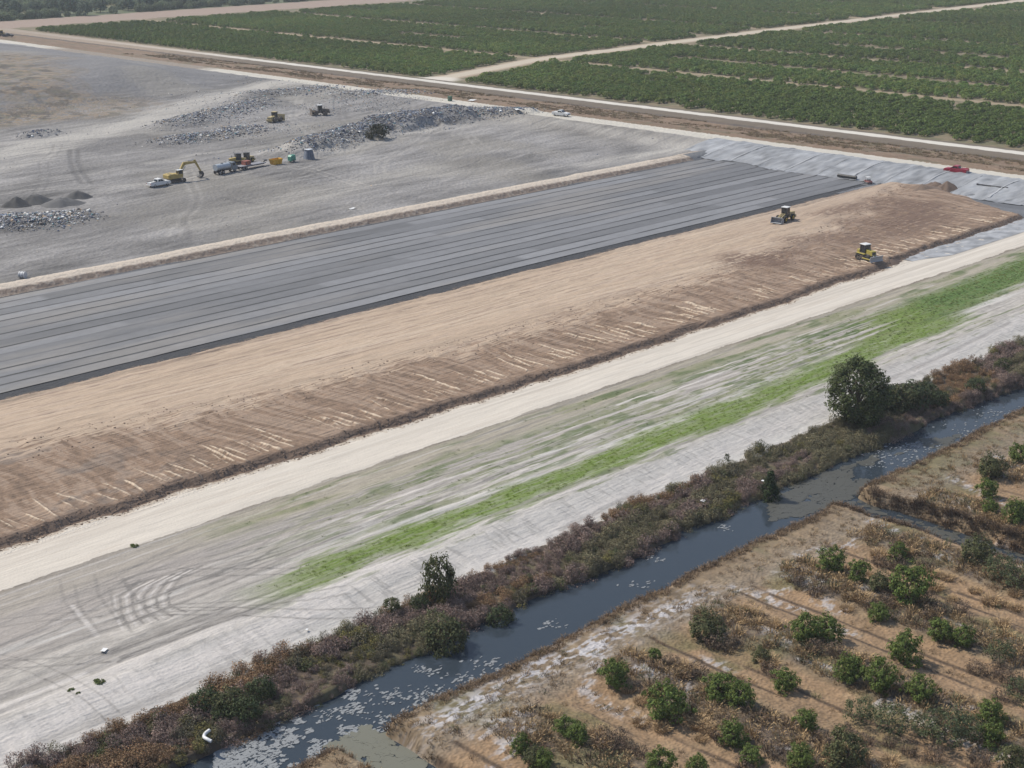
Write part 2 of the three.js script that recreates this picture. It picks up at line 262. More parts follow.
  to(0.42, 0.395, 0.365, mr * (0.55 + 0.7 * s3)); to(0.10, 0.095, 0.095, mg * (0.5 + 0.6 * f2)); to(0.25, 0.19, 0.13, mb * ss(0.36, 0.56, f2 * 0.6 + f3 * 0.4) * 1.2); to(0.10, 0.085, 0.07, mb * ss(0.52, 0.68, fbm(a * 0.35 + 8, b * 0.35, 3)) * 1.1);
  to(0.11, 0.115, 0.075, mb * ss(0.55, 0.7, fbm(a * 0.5 + 5, b * 0.5, 2)) * 0.5);
  if (a > 225 && b > 300) to(0.46, 0.45, 0.43, ss(470, 500, b + (f3 - 0.5) * 60) * ss(222, 232, a + (f3 - .5) * 14));
  to(0.5, 0.5, 0.5, ss(0.90, 0.97, vn(a * 3.3, b * 3.3)) * 0.6 * ss(0.4, 0.7, s)); // scraps trodden in
}
function grove(a, b, f1, f2, f3, mr, mg) {
  const k = Math.cos((a - 64.1) / 9.8 * 2 * Math.PI), rowy = ss(58.5, 56, b), s = fbc(a * 1.6, b * 0.25, 3);
  set(0.215, 0.150, 0.088); mul(0.68 + 0.50 * s);                      // dry orange-brown grass
  to(0.300, 0.195, 0.112, rowy * ss(0.25, -0.2, k) * (0.65 + 0.4 * s)); // rusty soil in the wheelings
  to(0.19, 0.155, 0.115, rowy * ss(0.1, 0.8, k) * 0.8); to(0.10, 0.072, 0.055, rowy * ss(0.15, 0.6, k) * ss(0.36, 0.55, f2 * 0.5 + f3 * 0.5) * 0.9);
  to(0.29, 0.215, 0.13, ss(0.5, 0.75, fbm(a * 0.9, b * 0.9 + 4, 3)) * 0.6 * (1 - 0.6 * rowy * ss(0.1, -0.5, k)));
  to(0.12, 0.115, 0.045, ss(0.58, 0.72, fbm(a * 0.28 + 3, b * 0.2, 3)) * 0.65); // patches of green-brown weed
  to(0.24, 0.20, 0.155, ss(61.8, 57, b) * ss(55.5, 57.5, b) * 0.55);
  const speck = fbm(a * 1.6, b * 4.5, 3);
  to(0.44, 0.42, 0.425, mr * ss(0.50, 0.60, speck * 0.65 + f2 * 0.35 + mr * 0.06) * 1.05);
  to(0.085, 0.055, 0.034, mg * ss(0.2, 0.5, s) * 1.0);
  to(0.38, 0.36, 0.355, rowy * ss(0.1, 0.7, k) * ss(0.64, 0.74, fbm(a * 0.7, b * 0.35 + 50, 3)) * ss(0.4, 0.55, f2) * 0.8);
  mul(0.60 + 0.42 * f1 + 0.40 * f2);
  C[3] = f1 * 0.5 + f2 * 0.5;
}
function verge(a, b, f1, f2, f3, mr, mg) {
  const s = fbc(a * 0.13, b * 1.3, 4), s2 = fbc(a * 0.8, b * 5.0, 3), left = ss(66, 48, a);
  set(0.415, 0.385, 0.352); mul(0.72 + 0.28 * s + 0.16 * s2 + 0.16 * f2);
  to(0.335, 0.30, 0.275, ss(86.5, 88.5, b) * 0.7 * (0.6 + 0.5 * s)); to(0.36, 0.32, 0.245, ss(90.6, 92.6, b) * 0.75); to(0.35, 0.315, 0.29, left * ss(83, 86, b) * 0.6);
  to(0.50, 0.48, 0.46, ss(79.6, 77.5, b) * 0.75); to(0.62, 0.575, 0.535, ss(0.4, 0.6, s) * 0.6 * ss(80.5, 79.5, b) * ss(75.2, 76.2, b) * ss(80, 62, a)); to(0.60, 0.575, 0.54, ss(75.6, 74.9, b + (f2 - 0.5) * 1.0) * 0.5); mul(0.9 + 0.12 * s2 + 0.1 * f2);
  to(0.30, 0.285, 0.27, ss(0.55, 0.72, fbm(a * 3.2, b * 0.7, 3)) * ss(79, 78, b) * ss(74.5, 76, b) * 0.6);
  to(0.54, 0.52, 0.495, ss(0.48, 0.68, fbm(a * 0.11 + 30, b * 1.0, 3)) * ss(82.6, 83.6, b) * ss(88, 86, b) * 0.85);
  to(0.60, 0.56, 0.53, mr * (0.55 + 0.6 * s2)); to(0.20, 0.185, 0.172, mg * (0.45 + 0.7 * s2));
  const [g, d] = GREEN(a, b);
  to(0.165, 0.185, 0.075, d * (0.5 + 0.7 * f2)); to(0.085, 0.125, 0.042, d * ss(0.45, 0.65, f3) * 0.85);
  to(0.135, 0.205, 0.028, g * (0.62 + 0.7 * s2)); to(0.055, 0.125, 0.022, g * ss(150, 160, a) * 0.7); to(0.17, 0.20, 0.07, g * ss(0.55, 0.7, f2) * 0.5);
  if (b > 94.5) to(0.22, 0.18, 0.14, ss(94.9, 95.3, b) * 0.6 * (0.4 + s));
  mul(0.92 + 0.14 * f1);
  C[3] = s2 * 0.5 + f1 * 0.3 + f2 * 0.2;
}
function soil(a, b, f1, f2, f3, mr, mg, mb, sf, sb) {
  const c = crest(a), s = fbc(a * 0.10, b * 1.2, 4), s2 = fbc(a * 0.5, b * 4.5, 3), k = ss(-2.2, 2.4, b - c + (f3 - 0.5) * 6 + (s2 - 0.5) * 5);
  const sw = fbm(a * 0.07, b * 0.09, 2) * 9, d = fbc(a * 1.9 + b * 0.25 + sw, b * 0.35 - sw * 0.6, 3);
  set(0.258, 0.172, 0.116); mul(0.55 + 0.52 * d + 0.40 * f2); to(0.33, 0.25, 0.19, ss(0.52, 0.72, d) * 0.5); to(0.17, 0.15, 0.135, ss(0.55, 0.7, f3) * ss(70, 50, a) * 0.5);
  const [, p] = b < 117 ? ridge(a, b) : [0, 0];
  to(0.66, 0.53, 0.40, ss(0.25, 0.75, p) * 0.95 * ss(0.25, 0.5, f2 + p * 0.15));
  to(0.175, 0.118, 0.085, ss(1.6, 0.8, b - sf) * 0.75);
  const R = C[0], G = C[1], B = C[2];
  set(0.465, 0.352, 0.258); mul(0.72 + 0.30 * s + 0.26 * s2); to(0.37, 0.295, 0.245, ss(0.6, 0.9, s) * 0.35); to(0.56, 0.45, 0.345, mr * 0.6);
  to(0.27, 0.195, 0.145, mg * ss(0.4, 0.6, s2) * 1.1); to(0.30, 0.215, 0.16, ss(0.66, 0.86, s2 * 0.6 + s * 0.4) * 0.5);
  to(0.34, 0.255, 0.195, ss(150, 205, a) * 0.45);
  C[0] = mix(R, C[0], k); C[1] = mix(G, C[1], k); C[2] = mix(B, C[2], k);
  to(0.165, 0.102, 0.070, mb * ss(0.28, 0.48, f2 * 0.5 + s2 * 0.5) * 1.3);
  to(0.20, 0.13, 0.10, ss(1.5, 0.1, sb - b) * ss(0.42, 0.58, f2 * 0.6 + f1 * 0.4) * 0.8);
  mul(0.93 + 0.12 * f1);
  C[3] = f2 * 0.4 + s2 * 0.4 + f1 * 0.2;
}
const DIAG = [[268, 309], [300, 318], [327, 326], [457, 333.5], [656, 340], [900, 346]];
const diagB = (a) => pl(DIAG, a);
const BREAKS = [329.2, 393.6, 462, 530, 600, 668], HALF = [361, 428];
function far(a, b, f1, f2, f3) {
  if (b > 568 + (f3 - 0.5) * 4 && a > 262) { // beyond the back road: pinkish dirt road, then rough ground
    set(0.33, 0.245, 0.195); mul(0.85 + 0.3 * f2); to(0.09, 0.115, 0.05, ss(602, 606, b + (f2 - 0.5) * 4)); to(0.22, 0.19, 0.12, ss(609, 612, b) * ss(0.5, 0.7, f3) * 0.7); return;
  }
  const ra = a + (f3 - 0.5) * 1.2;
  if (ra < 262.6) { // brown dry bank
    const s = fbm(b * 0.12, a * 0.6, 3); set(0.200, 0.132, 0.084); mul(0.72 + 0.5 * s + 0.14 * f2); to(0.30, 0.22, 0.15, ss(0.55, 0.75, f2) * 0.5); to(0.11, 0.105, 0.055, ss(0.6, 0.75, fbm(a * 0.4, b * 0.3, 2)) * 0.5);
    to(0.10, 0.085, 0.075, ss(258.6, 260.2, ra) * 0.8 * (0.5 + f2)); return;
  }
  if (ra < 270.6) { const s = fbm(b * 0.1, a * 1.6, 2); set(0.15, 0.12, 0.09); to(0.64, 0.605, 0.54, ss(265.4, 266.0, ra) * ss(269.2, 268.6, ra) * ss(640, 420, b + f3 * 60)); mul(0.88 + 0.2 * s + 0.05 * f1); to(0.42, 0.33, 0.25, ss(380, 460, b) * 0.6); return; }
  const d = Math.abs(b - diagB(a));
  set(0.21, 0.165, 0.10); mul(0.8 + 0.4 * f2); to(0.10, 0.11, 0.045, ss(0.4, 0.62, f3) * 0.6);
  for (const c of BREAKS) to(0.34, 0.265, 0.175, ss(2.4, 1.4, Math.abs(ra - c)) * 0.8 * ss(0.25, 0.5, f3 + 0.12));
  to(0.40, 0.315, 0.225, ss(5.2, 3.8, d + (f2 - 0.5) * 2.0)); to(0.60, 0.54, 0.44, ss(1.9, 1.2, Math.abs(d - 1.2)) * 0.6); to(0.66, 0.61, 0.53, ss(9, 5, Math.hypot(a - 270, b - 310)) * 0.9);
}
const TO8 = new Uint8Array(4097); for (let i = 0; i <= 4096; i++) { const x = i / 4096; TO8[i] = Math.round(255 * (x <= 0.0031308 ? 12.92 * x : 1.055 * Math.pow(x, 1 / 2.4) - 0.055)); }
// one piece of ground: a grid that follows the land and wears the material computed above
function ground(name, label, category, a0, a1, b0, b1, cellA, cellB, texel, opt = {}) {
  const na = Math.max(1, Math.round((a1 - a0) / cellA)), nb = Math.max(1, Math.round((b1 - b0) / cellB));
  const pos = new Float32Array((na + 1) * (nb + 1) * 3), uv = new Float32Array((na + 1) * (nb + 1) * 2), idx = [];
  for (let j = 0, i3 = 0, i2 = 0; j <= nb; j++) for (let i = 0; i <= na; i++) {
    const a = a0 + (a1 - a0) * i / na, b = b0 + (b1 - b0) * j / nb;
    pos[i3++] = a; pos[i3++] = hfun(a, b); pos[i3++] = -b; uv[i2++] = i / na; uv[i2++] = j / nb;
  }
  for (let j = 0; j < nb; j++) for (let i = 0; i < na; i++) { const k = j * (na + 1) + i; idx.push(k, k + 1, k + na + 1, k + 1, k + na + 2, k + na + 1); }
  const g = new THREE.BufferGeometry(); g.setAttribute('position', new THREE.BufferAttribute(pos, 3)); g.setAttribute('uv', new THREE.BufferAttribute(uv, 2)); g.setIndex(idx); g.computeVertexNormals();
  const tw = Math.min(2048, Math.round((a1 - a0) / texel)), th = Math.min(2048, Math.round((b1 - b0) / texel));
  const cv = document.createElement('canvas'); cv.width = tw; cv.height = th; const cx = cv.getContext('2d');
  cx.fillStyle = '#000'; cx.fillRect(0, 0, tw, th); cx.globalCompositeOperation = 'lighter'; cx.lineCap = 'round'; cx.lineJoin = 'round';
  const sx = tw / (a1 - a0), sy = th / (b1 - b0);
  for (const [ch, w, al, pts] of STROKES) {
    if (!pts.some(([a, b]) => a > a0 - 30 && a < a1 + 30 && b > b0 - 30 && b < b1 + 30)) continue;
    for (const [k, m] of [[1.5, 0.25], [1.1, 0.35], [0.7, 0.4]]) {
      const v = Math.round(255 * al * m); cx.strokeStyle = ch === 'r' ? `rgb(${v},0,0)` : ch === 'g' ? `rgb(0,${v},0)` : `rgb(0,0,${v})`; cx.lineWidth = w * k * sx; cx.beginPath();
      pts.forEach(([a, b], i) => (i ? cx.lineTo((a - a0) * sx, (b - b0) * sy) : cx.moveTo((a - a0) * sx, (b - b0) * sy))); cx.stroke();
    }
  }
  const M = cx.getImageData(0, 0, tw, th).data, data = new Uint8Array(tw * th * 4), bump = new Uint8Array(tw * th);
  for (let y = 0, o = 0; y < th; y++) for (let x = 0; x < tw; x++, o += 4) {
    const a = a0 + (x + 0.5) / sx, b = b0 + (y + 0.5) / sy;
    col(a, b, M[o] / 255, M[o + 1] / 255, M[o + 2] / 255);
    for (let k = 0; k < 3; k++) data[o + k] = TO8[clamp(C[k] * ALB * 4096, 0, 4096) | 0];
    data[o + 3] = 255; bump[o >> 2] = clamp(C[3] * 255 - M[o + 1] * 0.25, 0, 255);
  }
  const t = new THREE.DataTexture(data, tw, th, THREE.RGBAFormat); t.colorSpace = THREE.SRGBColorSpace; t.magFilter = THREE.LinearFilter; t.minFilter = THREE.LinearMipmapLinearFilter; t.generateMipmaps = true; t.anisotropy = 8; t.needsUpdate = true;
  const m = new THREE.MeshStandardMaterial({ map: t, roughness: opt.rough ?? 0.95 });
  if (opt.bump) { const bt = new THREE.DataTexture(bump, tw, th, THREE.RedFormat); bt.magFilter = THREE.LinearFilter; bt.needsUpdate = true; m.bumpMap = bt; m.bumpScale = opt.bump; }
  const o = new THREE.Mesh(g, m); o.receiveShadow = o.castShadow = true;
  o.name = numbered(name); tag(o, label, category, null, 'structure'); scene.add(o); return o;
}
ground('grove_ground', 'dry brown grass and sand floor of the young grove beside the canal', 'ground', 20, 150, 14, 60, 0.4, 0.4, 0.07, { bump: 0.24 });
ground('canal_bank', 'muddy canal bed and banks under the brush', 'canal bank', 20, 205, 60, 74, 0.3, 0.25, 0.16, { bump: 0.10 });
ground('sand_verge', 'grey sand verge with green grass streaks, end with curved machine tracks', 'ground', 20, 100, 74, 95.4, 0.25, 0.25, 0.048, { bump: 0.09 });
ground('sand_verge', 'grey sand verge with green grass streaks, stretch beside the big dark tree', 'ground', 100, 205, 74, 95.4, 0.35, 0.3, 0.055, { bump: 0.09 });
ground('dirt_road', 'pale cream haul road along the foot of the soil slope', 'road', 20, 120, 95.4, 101, 0.3, 0.25, 0.05, { bump: 0.06 });
ground('dirt_road', 'pale cream haul road past the bulldozer', 'road', 120, 232, 95.4, 101, 0.4, 0.3, 0.07, { bump: 0.03 });
ground('soil_slope', 'raked brown soil slope with pale windrows above the haul road', 'soil', 20, 120, 101, 116, 0.14, 0.22, 0.05, { bump: 0.22 });
ground('soil_slope', 'brown soil slope round the working bulldozer', 'soil', 120, 232, 101, 116, 0.17, 0.25, 0.06, { bump: 0.22 });
ground('sand_deck', 'flat tan sand layer spread over the liner', 'sand', 20, 120, 116, 138.2, 0.3, 0.3, 0.06, { bump: 0.14 });
ground('sand_deck', 'tan and brown churned sand layer round the wheel loader', 'sand', 120, 232, 116, 138.2, 0.3, 0.3, 0.075, { bump: 0.18 });
ground('cell_floor', 'grey floor of the lined cell under the liner panels', 'ground', 20, 232, 138.2, 174, 1.5, 1.5, 0.4);
ground('soil_berm', 'dirt berm with a pale top between liner and landfill', 'berm', 20, 240, 174, 182, 0.35, 0.25, 0.11, { bump: 0.3 });
ground('landfill_ground', 'grey compacted landfill surface with pale tracks and tipped waste', 'ground', 30, 240, 182, 330, 0.7, 0.7, 0.16, { bump: 0.45 });
ground('landfill_hill', 'smooth grey landfill side slope with brown grass patches', 'hill', 60, 240, 330, 640, 1.2, 1.2, 0.45, { bump: 0.6 });
ground('perimeter_track', 'pale perimeter track, brown dry bank and white grove road', 'road', 232, 275, 90, 182, 0.4, 0.5, 0.12, { bump: 0.08 });
ground('perimeter_track', 'pale perimeter track and brown bank behind the landfill', 'road', 240, 275, 182, 400, 0.5, 0.7, 0.16, { bump: 0.08 });
ground('perimeter_track', 'far end of the perimeter track and brown bank below the back road', 'road', 240, 275, 400, 640, 0.6, 0.9, 0.25, { bump: 0.08 });
ground('orchard_ground', 'sandy floor and dirt roads of the dense citrus grove', 'ground', 275, 760, 90, 640, 2.5, 2.5, 0.42);
{ // the plain beyond, out to the horizon, with an opening where the mapped ground lies
  const s = new THREE.Shape([[-3000, -3000], [4000, -3000], [4000, 4000], [-3000, 4000]].map(([x, y]) => new THREE.Vector2(x, y)));
  s.holes.push(new THREE.Path([[20, 14], [20, 640], [760, 640], [760, 90], [205, 90], [205, 60], [150, 60], [150, 14]].map(([x, y]) => new THREE.Vector2(x, y))));
  const g = new THREE.ShapeGeometry(s); g.rotateX(-Math.PI / 2);
  const n = 256, d = new Uint8Array(n * n * 4); for (let y = 0; y < n; y++) for (let x = 0; x < n; x++) { const k = fbm(x * 8 / n, y * 8 / n, 4), o = (y * n + x) * 4; d[o] = TO8[(0.09 + 0.08 * k) * 4096 | 0]; d[o + 1] = TO8[(0.09 + 0.06 * k) * 4096 | 0]; d[o + 2] = TO8[(0.045 + 0.03 * k) * 4096 | 0]; d[o + 3] = 255; }
  const t = new THREE.DataTexture(d, n, n, THREE.RGBAFormat); t.colorSpace = THREE.SRGBColorSpace; t.wrapS = t.wrapT = THREE.MirroredRepeatWrapping; t.magFilter = THREE.LinearFilter; t.repeat.set(1 / 300, 1 / 300); t.needsUpdate = true;
  const o = new THREE.Mesh(g, new THREE.MeshStandardMaterial({ map: t, roughness: 1 })); o.receiveShadow = true; o.position.y = -0.02;
  o.name = 'ground'; tag(o, 'flat green-brown plain round the site', 'ground', null, 'structure'); scene.add(o);
}

// ---------------------------------------------------------------- canal water and floating scum
const wave = (() => { const n = 256, d = new Uint8Array(n * n); for (let y = 0; y < n; y++) for (let x = 0; x < n; x++) d[y * n + x] = 255 * (0.6 * fbm(x * 24 / n, y * 24 / n, 2) + 0.4 * vn(x * 60 / n, y * 60 / n)); const t = new THREE.DataTexture(d, n, n, THREE.RedFormat); t.wrapS = t.wrapT = THREE.MirroredRepeatWrapping; t.magFilter = THREE.LinearFilter; t.repeat.set(1 / 14, 1 / 14); t.needsUpdate = true; return t; })();
{
  const s = new THREE.Shape([[20, 56.5], [97, 57], [97, 40], [101.5, 40], [101.5, 57], [205, 56.5], [205, 72], [20, 72]].map(([x, y]) => new THREE.Vector2(x, y)));
  const g = new THREE.ShapeGeometry(s); g.rotateX(-Math.PI / 2);
  const o = new THREE.Mesh(g, new THREE.MeshPhysicalMaterial({ color: new THREE.Color().setRGB(0.030, 0.040, 0.052), roughness: 0.06, ior: 1.33, bumpMap: wave, bumpScale: 0.015 }));
  o.position.y = WATER; o.receiveShadow = true; o.name = 'canal_water'; tag(o, 'dark still canal water reflecting the sky', 'water', null, 'structure'); scene.add(o);
}
function blob(r, ra, rb, n, rough, th) { // thin uneven floating mat
  const pts = []; for (let i = 0; i < n; i++) { const t = i / n * 2 * Math.PI, k = 1 - rough * r(); pts.push(new THREE.Vector2(Math.cos(t) * ra * k, Math.sin(t) * rb * k)); }
  const g = new THREE.ExtrudeGeometry(new THREE.Shape(pts), { depth: th, bevelEnabled: false }); g.rotateX(-Math.PI / 2); return g;
}
{
  const r = rng(77), pale = [], olive = [], weed = [];
  const add = (L, u, v, ra, rb) => { const p = P(u, v, WATER); if (p.b < bankNear(p.a) - 0.6 || p.b > bankFar(p.a) + 0.6) return; const g = blob(r, ra * 0.62, rb * 0.62, 16, 0.6, 0.012 + r() * 0.022); g.rotateY((r() - 0.5) * 0.9); g.translate(p.a, WATER + 0.004, -p.b); L.push(g); };
  for (let i = 0; i < 2200; i++) { const u = 215 + Math.pow(r(), 1.4) * 150, v = 768 - (u - 215) * 0.38 + (r() - 0.5) * 55; if (fbm(u * 0.06, v * 0.12, 3) < 0.28 + ss(225, 340, u) * 0.36) continue; add(pale, u, v, 0.12 + r() * 0.4, 0.08 + r() * 0.22); }
  for (const [u, v, n, w, h] of [[350, 732, 8, 12, 6], [392, 696, 26, 28, 8], [352, 712, 12, 16, 5], [420, 700, 16, 14, 8], [436, 694, 14, 14, 6], [465, 680, 16, 16, 5], [425, 671, 12, 10, 4], [395, 722, 30, 20, 8], [485, 664, 14, 14, 5], [330, 716, 8, 16, 6], [375, 735, 30, 12, 8], [725, 528, 7, 5, 3], [900, 452, 30, 26, 8], [930, 447, 26, 22, 6], [880, 462, 16, 20, 6], [1000, 415, 20, 22, 6], [960, 432, 14, 20, 6], [555, 625, 8, 14, 4], [640, 585, 6, 16, 4], [655, 560, 5, 12, 3]])
    for (let i = 0; i < n * 2.5; i++) add(pale, u + (r() + r() + r() - 1.5) * 1.3 * w, v + (r() + r() + r() - 1.5) * 1.3 * h, 0.10 + r() * 0.35, 0.06 + r() * 0.18);
  for (let i = 0; i < 1700; i++) { const u = 770 + r() * 190, v = 489 - (u - 830) * 0.36 + (r() - 0.5) * 34; if (fbm(u * 0.035, v * 0.07, 3) < 0.34 + 0.3 * ss(820, 775, u) + 0.26 * ss(858, 880, u)) continue; add(olive, u, v, 0.4 + r() * 1.0, 0.25 + r() * 0.5); }
  for (let i = 0; i < 160; i++) { const b = 62 - r() * 16, a = 99.2 + (r() - 0.5) * 2.8, g = blob(r, 0.2 + r() * 0.4, 0.2 + r() * 0.5, 11, 0.6, 0.012); g.translate(a, WATER + 0.004 + 0.02 * r(), -b); olive.push(g); }
  for (let i = 0; i < 420; i++) { const b = 63.5 - r() * 8, a = 46.9 + (r() - 0.5) * 3.0, g = blob(r, 0.16 + r() * 0.5, 0.16 + r() * 0.5, 14, 0.6, 0.012); g.translate(a, WATER + 0.004 + 0.03 * r(), -b); weed.push(g); }
  const flat = (L) => mergeGeometries(L.map((g) => { g.deleteAttribute('uv'); return g; }));
  top(new THREE.Mesh(flat(pale), mat(0.20, 0.21, 0.22, 0.9)), 'algae_scum', 'pale grey scum rafts drifting on the canal', 'algae', null, 'stuff');
  top(new THREE.Mesh(flat(weed), mat(0.125, 0.125, 0.10, 0.9)), 'duckweed_mat', 'pale grey green duckweed filling the small side ditch', 'algae', null, 'stuff');
  top(new THREE.Mesh(flat(olive), mat(0.058, 0.058, 0.050, 0.6)), 'algae_mat', 'olive brown algae mats on the canal and side ditches', 'algae', null, 'stuff');
}

// ---------------------------------------------------------------- liner
const lin = (() => { const n = 256, d = new Uint8Array(n * n * 4); for (let y = 0; y < n; y++) for (let x = 0; x < n; x++) { const k = 0.80 + 0.28 * fbm(x * 10 / n, y * 10 / n, 4) + 0.10 * (vn(x * 0.7, y * 0.9) - 0.5), o = (y * n + x) * 4; for (let c = 0; c < 3; c++) d[o + c] = TO8[clamp(k, 0, 1) * 4096 | 0]; d[o + 3] = 255; } const t = new THREE.DataTexture(d, n, n, THREE.RGBAFormat); t.colorSpace = THREE.SRGBColorSpace; t.wrapS = t.wrapT = THREE.MirroredRepeatWrapping; t.magFilter = THREE.LinearFilter; t.repeat.set(1 / 9, 1 / 5); t.needsUpdate = true; return t; })();
const linerMat = new THREE.MeshStandardMaterial({ vertexColors: true, map: lin, roughness: 0.72 });
function sheet(f, n, m, tone) { // a sheet over (s, t) in 0..1 -> [a, y, b]; tone(s, t) -> linear rgb
  const pos = [], cl = [], uv = [], idx = [];
  for (let j = 0; j <= m; j++) for (let i = 0; i <= n; i++) { const [a, y, b] = f(i / n, j / m), c = tone(i / n, j / m, a, b); pos.push(a, y, -b); cl.push(...c); uv.push(a, b); }
  for (let j = 0; j < m; j++) for (let i = 0; i < n; i++) { const k = j * (n + 1) + i; idx.push(k, k + 1, k + n + 1, k + 1, k + n + 2, k + n + 1); }
  const g = new THREE.BufferGeometry(); g.setAttribute('position', new THREE.Float32BufferAttribute(pos, 3)); g.setAttribute('color', new THREE.Float32BufferAttribute(cl, 3)); g.setAttribute('uv', new THREE.Float32BufferAttribute(uv, 2)); g.setIndex(idx); g.computeVertexNormals(); return g;
}
{
  const r = rng(21), L = new THREE.Group(); L.name = 'cell_liner'; tag(L, 'dark grey striped landfill liner laid in long overlapping panels', 'liner', null, 'structure'); scene.add(L);
  const n = 14, b0 = 138.4, w = (174.7 - b0) / n;
  for (let k = 0; k < n; k++) {
    const base = 0.138 + (r() - 0.5) * 0.026, cuts = [55 + r() * 60, 125 + r() * 40, 180 + r() * 30], lv = [0, 1, 2, 3].map(() => (r() - 0.45) * 0.085), ph = r() * 50;
    const edge = (a) => (vn(a * 0.06, k * 3.1) - 0.5) * 0.20;
    part('liner_panel', sheet((s, t) => {
      const a = 26 + s * (220.4 - 26), bb = b0 + k * w + t * (w - 0.50) + edge(a) * (1 - t) * (k ? 1 : 0) + (k < n - 1 ? (vn(a * 0.06, (k + 1) * 3.1) - 0.5) * 0.20 * t : 0);
      return [a, 0.075 + 0.02 * t + (vn(a * 0.22, bb * 0.35) - 0.5) * 0.06 + 1.5 * ss(219, 232, a), bb];
    }, 190, 5, (s, t, a) => { const i = a < cuts[0] ? 0 : a < cuts[1] ? 1 : a < cuts[2] ? 2 : 3, v = base + lv[i] + (fbm(a * 0.05 + ph, k * 2.7 + t * 0.6, 3) - 0.5) * 0.06; const dust = ss(0.5, 0.75, fbm(a * 0.035 + 70, (k + t) * 0.45, 3)) * 0.6; return [mix(v, 0.215, dust), mix(v * 1.01, 0.20, dust), mix(v * 1.06, 0.185, dust)]; }), linerMat, L);
    part('liner_seam', sheet((s, t) => { const a = 26 + s * (220.2 - 26), on = 0.75 + 0.5 * vn(a * 0.05, k * 9.1), bb = b0 + (k + 1) * w - 0.54 + t * 0.56 + (k < n - 1 ? (vn(a * 0.06, (k + 1) * 3.1) - 0.5) * 0.20 : 0); return [a, 0.07 + (vn(a * 0.22, bb * 0.35) - 0.5) * 0.06 + 1.5 * ss(219, 232, a), bb]; }, 200, 1, (s, t, a) => { const v = 0.024 + 0.085 * ss(0.5, 0.72, fbm(a * 0.07, k * 7.3 + 2, 3)); return [v, v, v * 1.06]; }), linerMat, L);
  }
  // cross panels at the end of the soil layer
  for (let k = 0; k < 5; k++) {
    const v0 = 0.118 + (r() - 0.5) * 0.03;
    part('liner_panel', sheet((s, t) => { const b = 97 + s * 40, a = 209.2 + k * 2.75 + t * 2.6; return [a, 0.06 + 1.5 * ss(219, 232, a) + 0.07 * t * t + (vn(a * 0.5, b * 0.2) - 0.5) * 0.08, b]; }, 50, 4, (s, t, a, b) => { const v = v0 + (fbm(a * 0.3, b * 0.06, 2) - 0.5) * 0.05; return [v, v * 1.03, v * 1.11]; }), linerMat, L);
  }
  // exposed edge strip between road and soil
  part('liner_edge', sheet((s, t) => { const a = 175 + s * 40, b = mix(99.6 + ss(183, 175, a) * 2.0, 104.2, t); return [a, 0.135 + (fbm(a * 1.1, b * 1.4, 2) - 0.35) * 0.34 * Math.sin(Math.PI * t), b]; }, 120, 10, (s, t, a, b) => { const v = 0.27 + (fbm(a * 0.9, b * 1.3, 3) - 0.5) * 0.34; return [v, v * 1.02, v * 1.07]; }), linerMat, L);
  const S = new THREE.Group(); S.name = 'slope_liner'; tag(S, 'pale grey wrinkled liner on the end slope below the perimeter track', 'liner', null, 'structure'); scene.add(S);
  for (let k = 0; k < 13; k++) {
    const b1 = 96 + k * 6.6, v0 = 0.25 + (r() - 0.5) * 0.06, sk = 0.06;
    part('liner_panel', sheet((s, t) => {
      const b = b1 + t * 6.52 , a = mix(220.6 + 1.6 * (fbm(b * 0.12, 5.5, 2) - 0.5) * 2, 233.8, s);
      return [a, 0.26 + 1.5 * ss(219, 232, a) - 0.16 * ss(224, 221, a) + (fbm(a * 0.5 + b * 0.3, b * 0.9, 3) - 0.5) * 0.40 + 0.05 * Math.abs(2 * t - 1) ** 6, b + s * sk];
    }, 26, 22, (s, t, a, b) => { const v = v0 + (fbm(a * 0.4, b * 0.9, 3) - 0.5) * 0.24; return [v, v * 1.03, v * 1.09]; }), linerMat, S);
    if (k % 2) part('seam_tape', sheet((s, t) => { const b = b1 - 0.07 + t * 0.14, a = mix(221.5, 232.2, s); return [a, 0.40 + 1.5 * ss(219, 232, a), b + s * sk + (fbm(a * .3, k, 2) - .5) * 0.8]; }, 12, 1, () => [1, 1, 1]), mat(0.40, 0.41, 0.43, 0.7), S);
  }
}

// ---------------------------------------------------------------- plants
function leafCloud(r, list, size, jitter, base, spread) { // list of leaf centres [x,y,z,nx,ny,nz] -> small bent leaf faces
  const pos = [], cl = [];
  const v = new THREE.Vector3(), u = new THREE.Vector3(), w = new THREE.Vector3(), n = new THREE.Vector3();
  for (const [x, y, z, nx, ny, nz] of list) {
    n.set(nx + (r() - 0.5) * jitter, ny + (r() - 0.5) * jitter, nz + (r() - 0.5) * jitter).normalize();
    u.set(r() - 0.5, r() - 0.5, r() - 0.5).cross(n).normalize(); w.crossVectors(n, u);
    const s = size * (0.6 + 0.8 * r()), k = 1 + (r() - 0.5) * spread, c = [base[0] * k * (0.9 + 0.3 * r()), base[1] * k, base[2] * k];
    const p = [[-1, 0], [0, -0.55], [1, 0], [0, 0.55]].map(([i, j]) => v.set(x, y, z).addScaledVector(u, i * s).addScaledVector(w, j * s).addScaledVector(n, j === 0 ? 0 : s * 0.18).toArray());
    pos.push(...p[0], ...p[1], ...p[2], ...p[0], ...p[2], ...p[3]); for (let i = 0; i < 6; i++) cl.push(...c);
  }
  const g = new THREE.BufferGeometry(); g.setAttribute('position', new THREE.Float32BufferAttribute(pos, 3)); g.setAttribute('color', new THREE.Float32BufferAttribute(cl, 3)); g.computeVertexNormals(); return g;
}
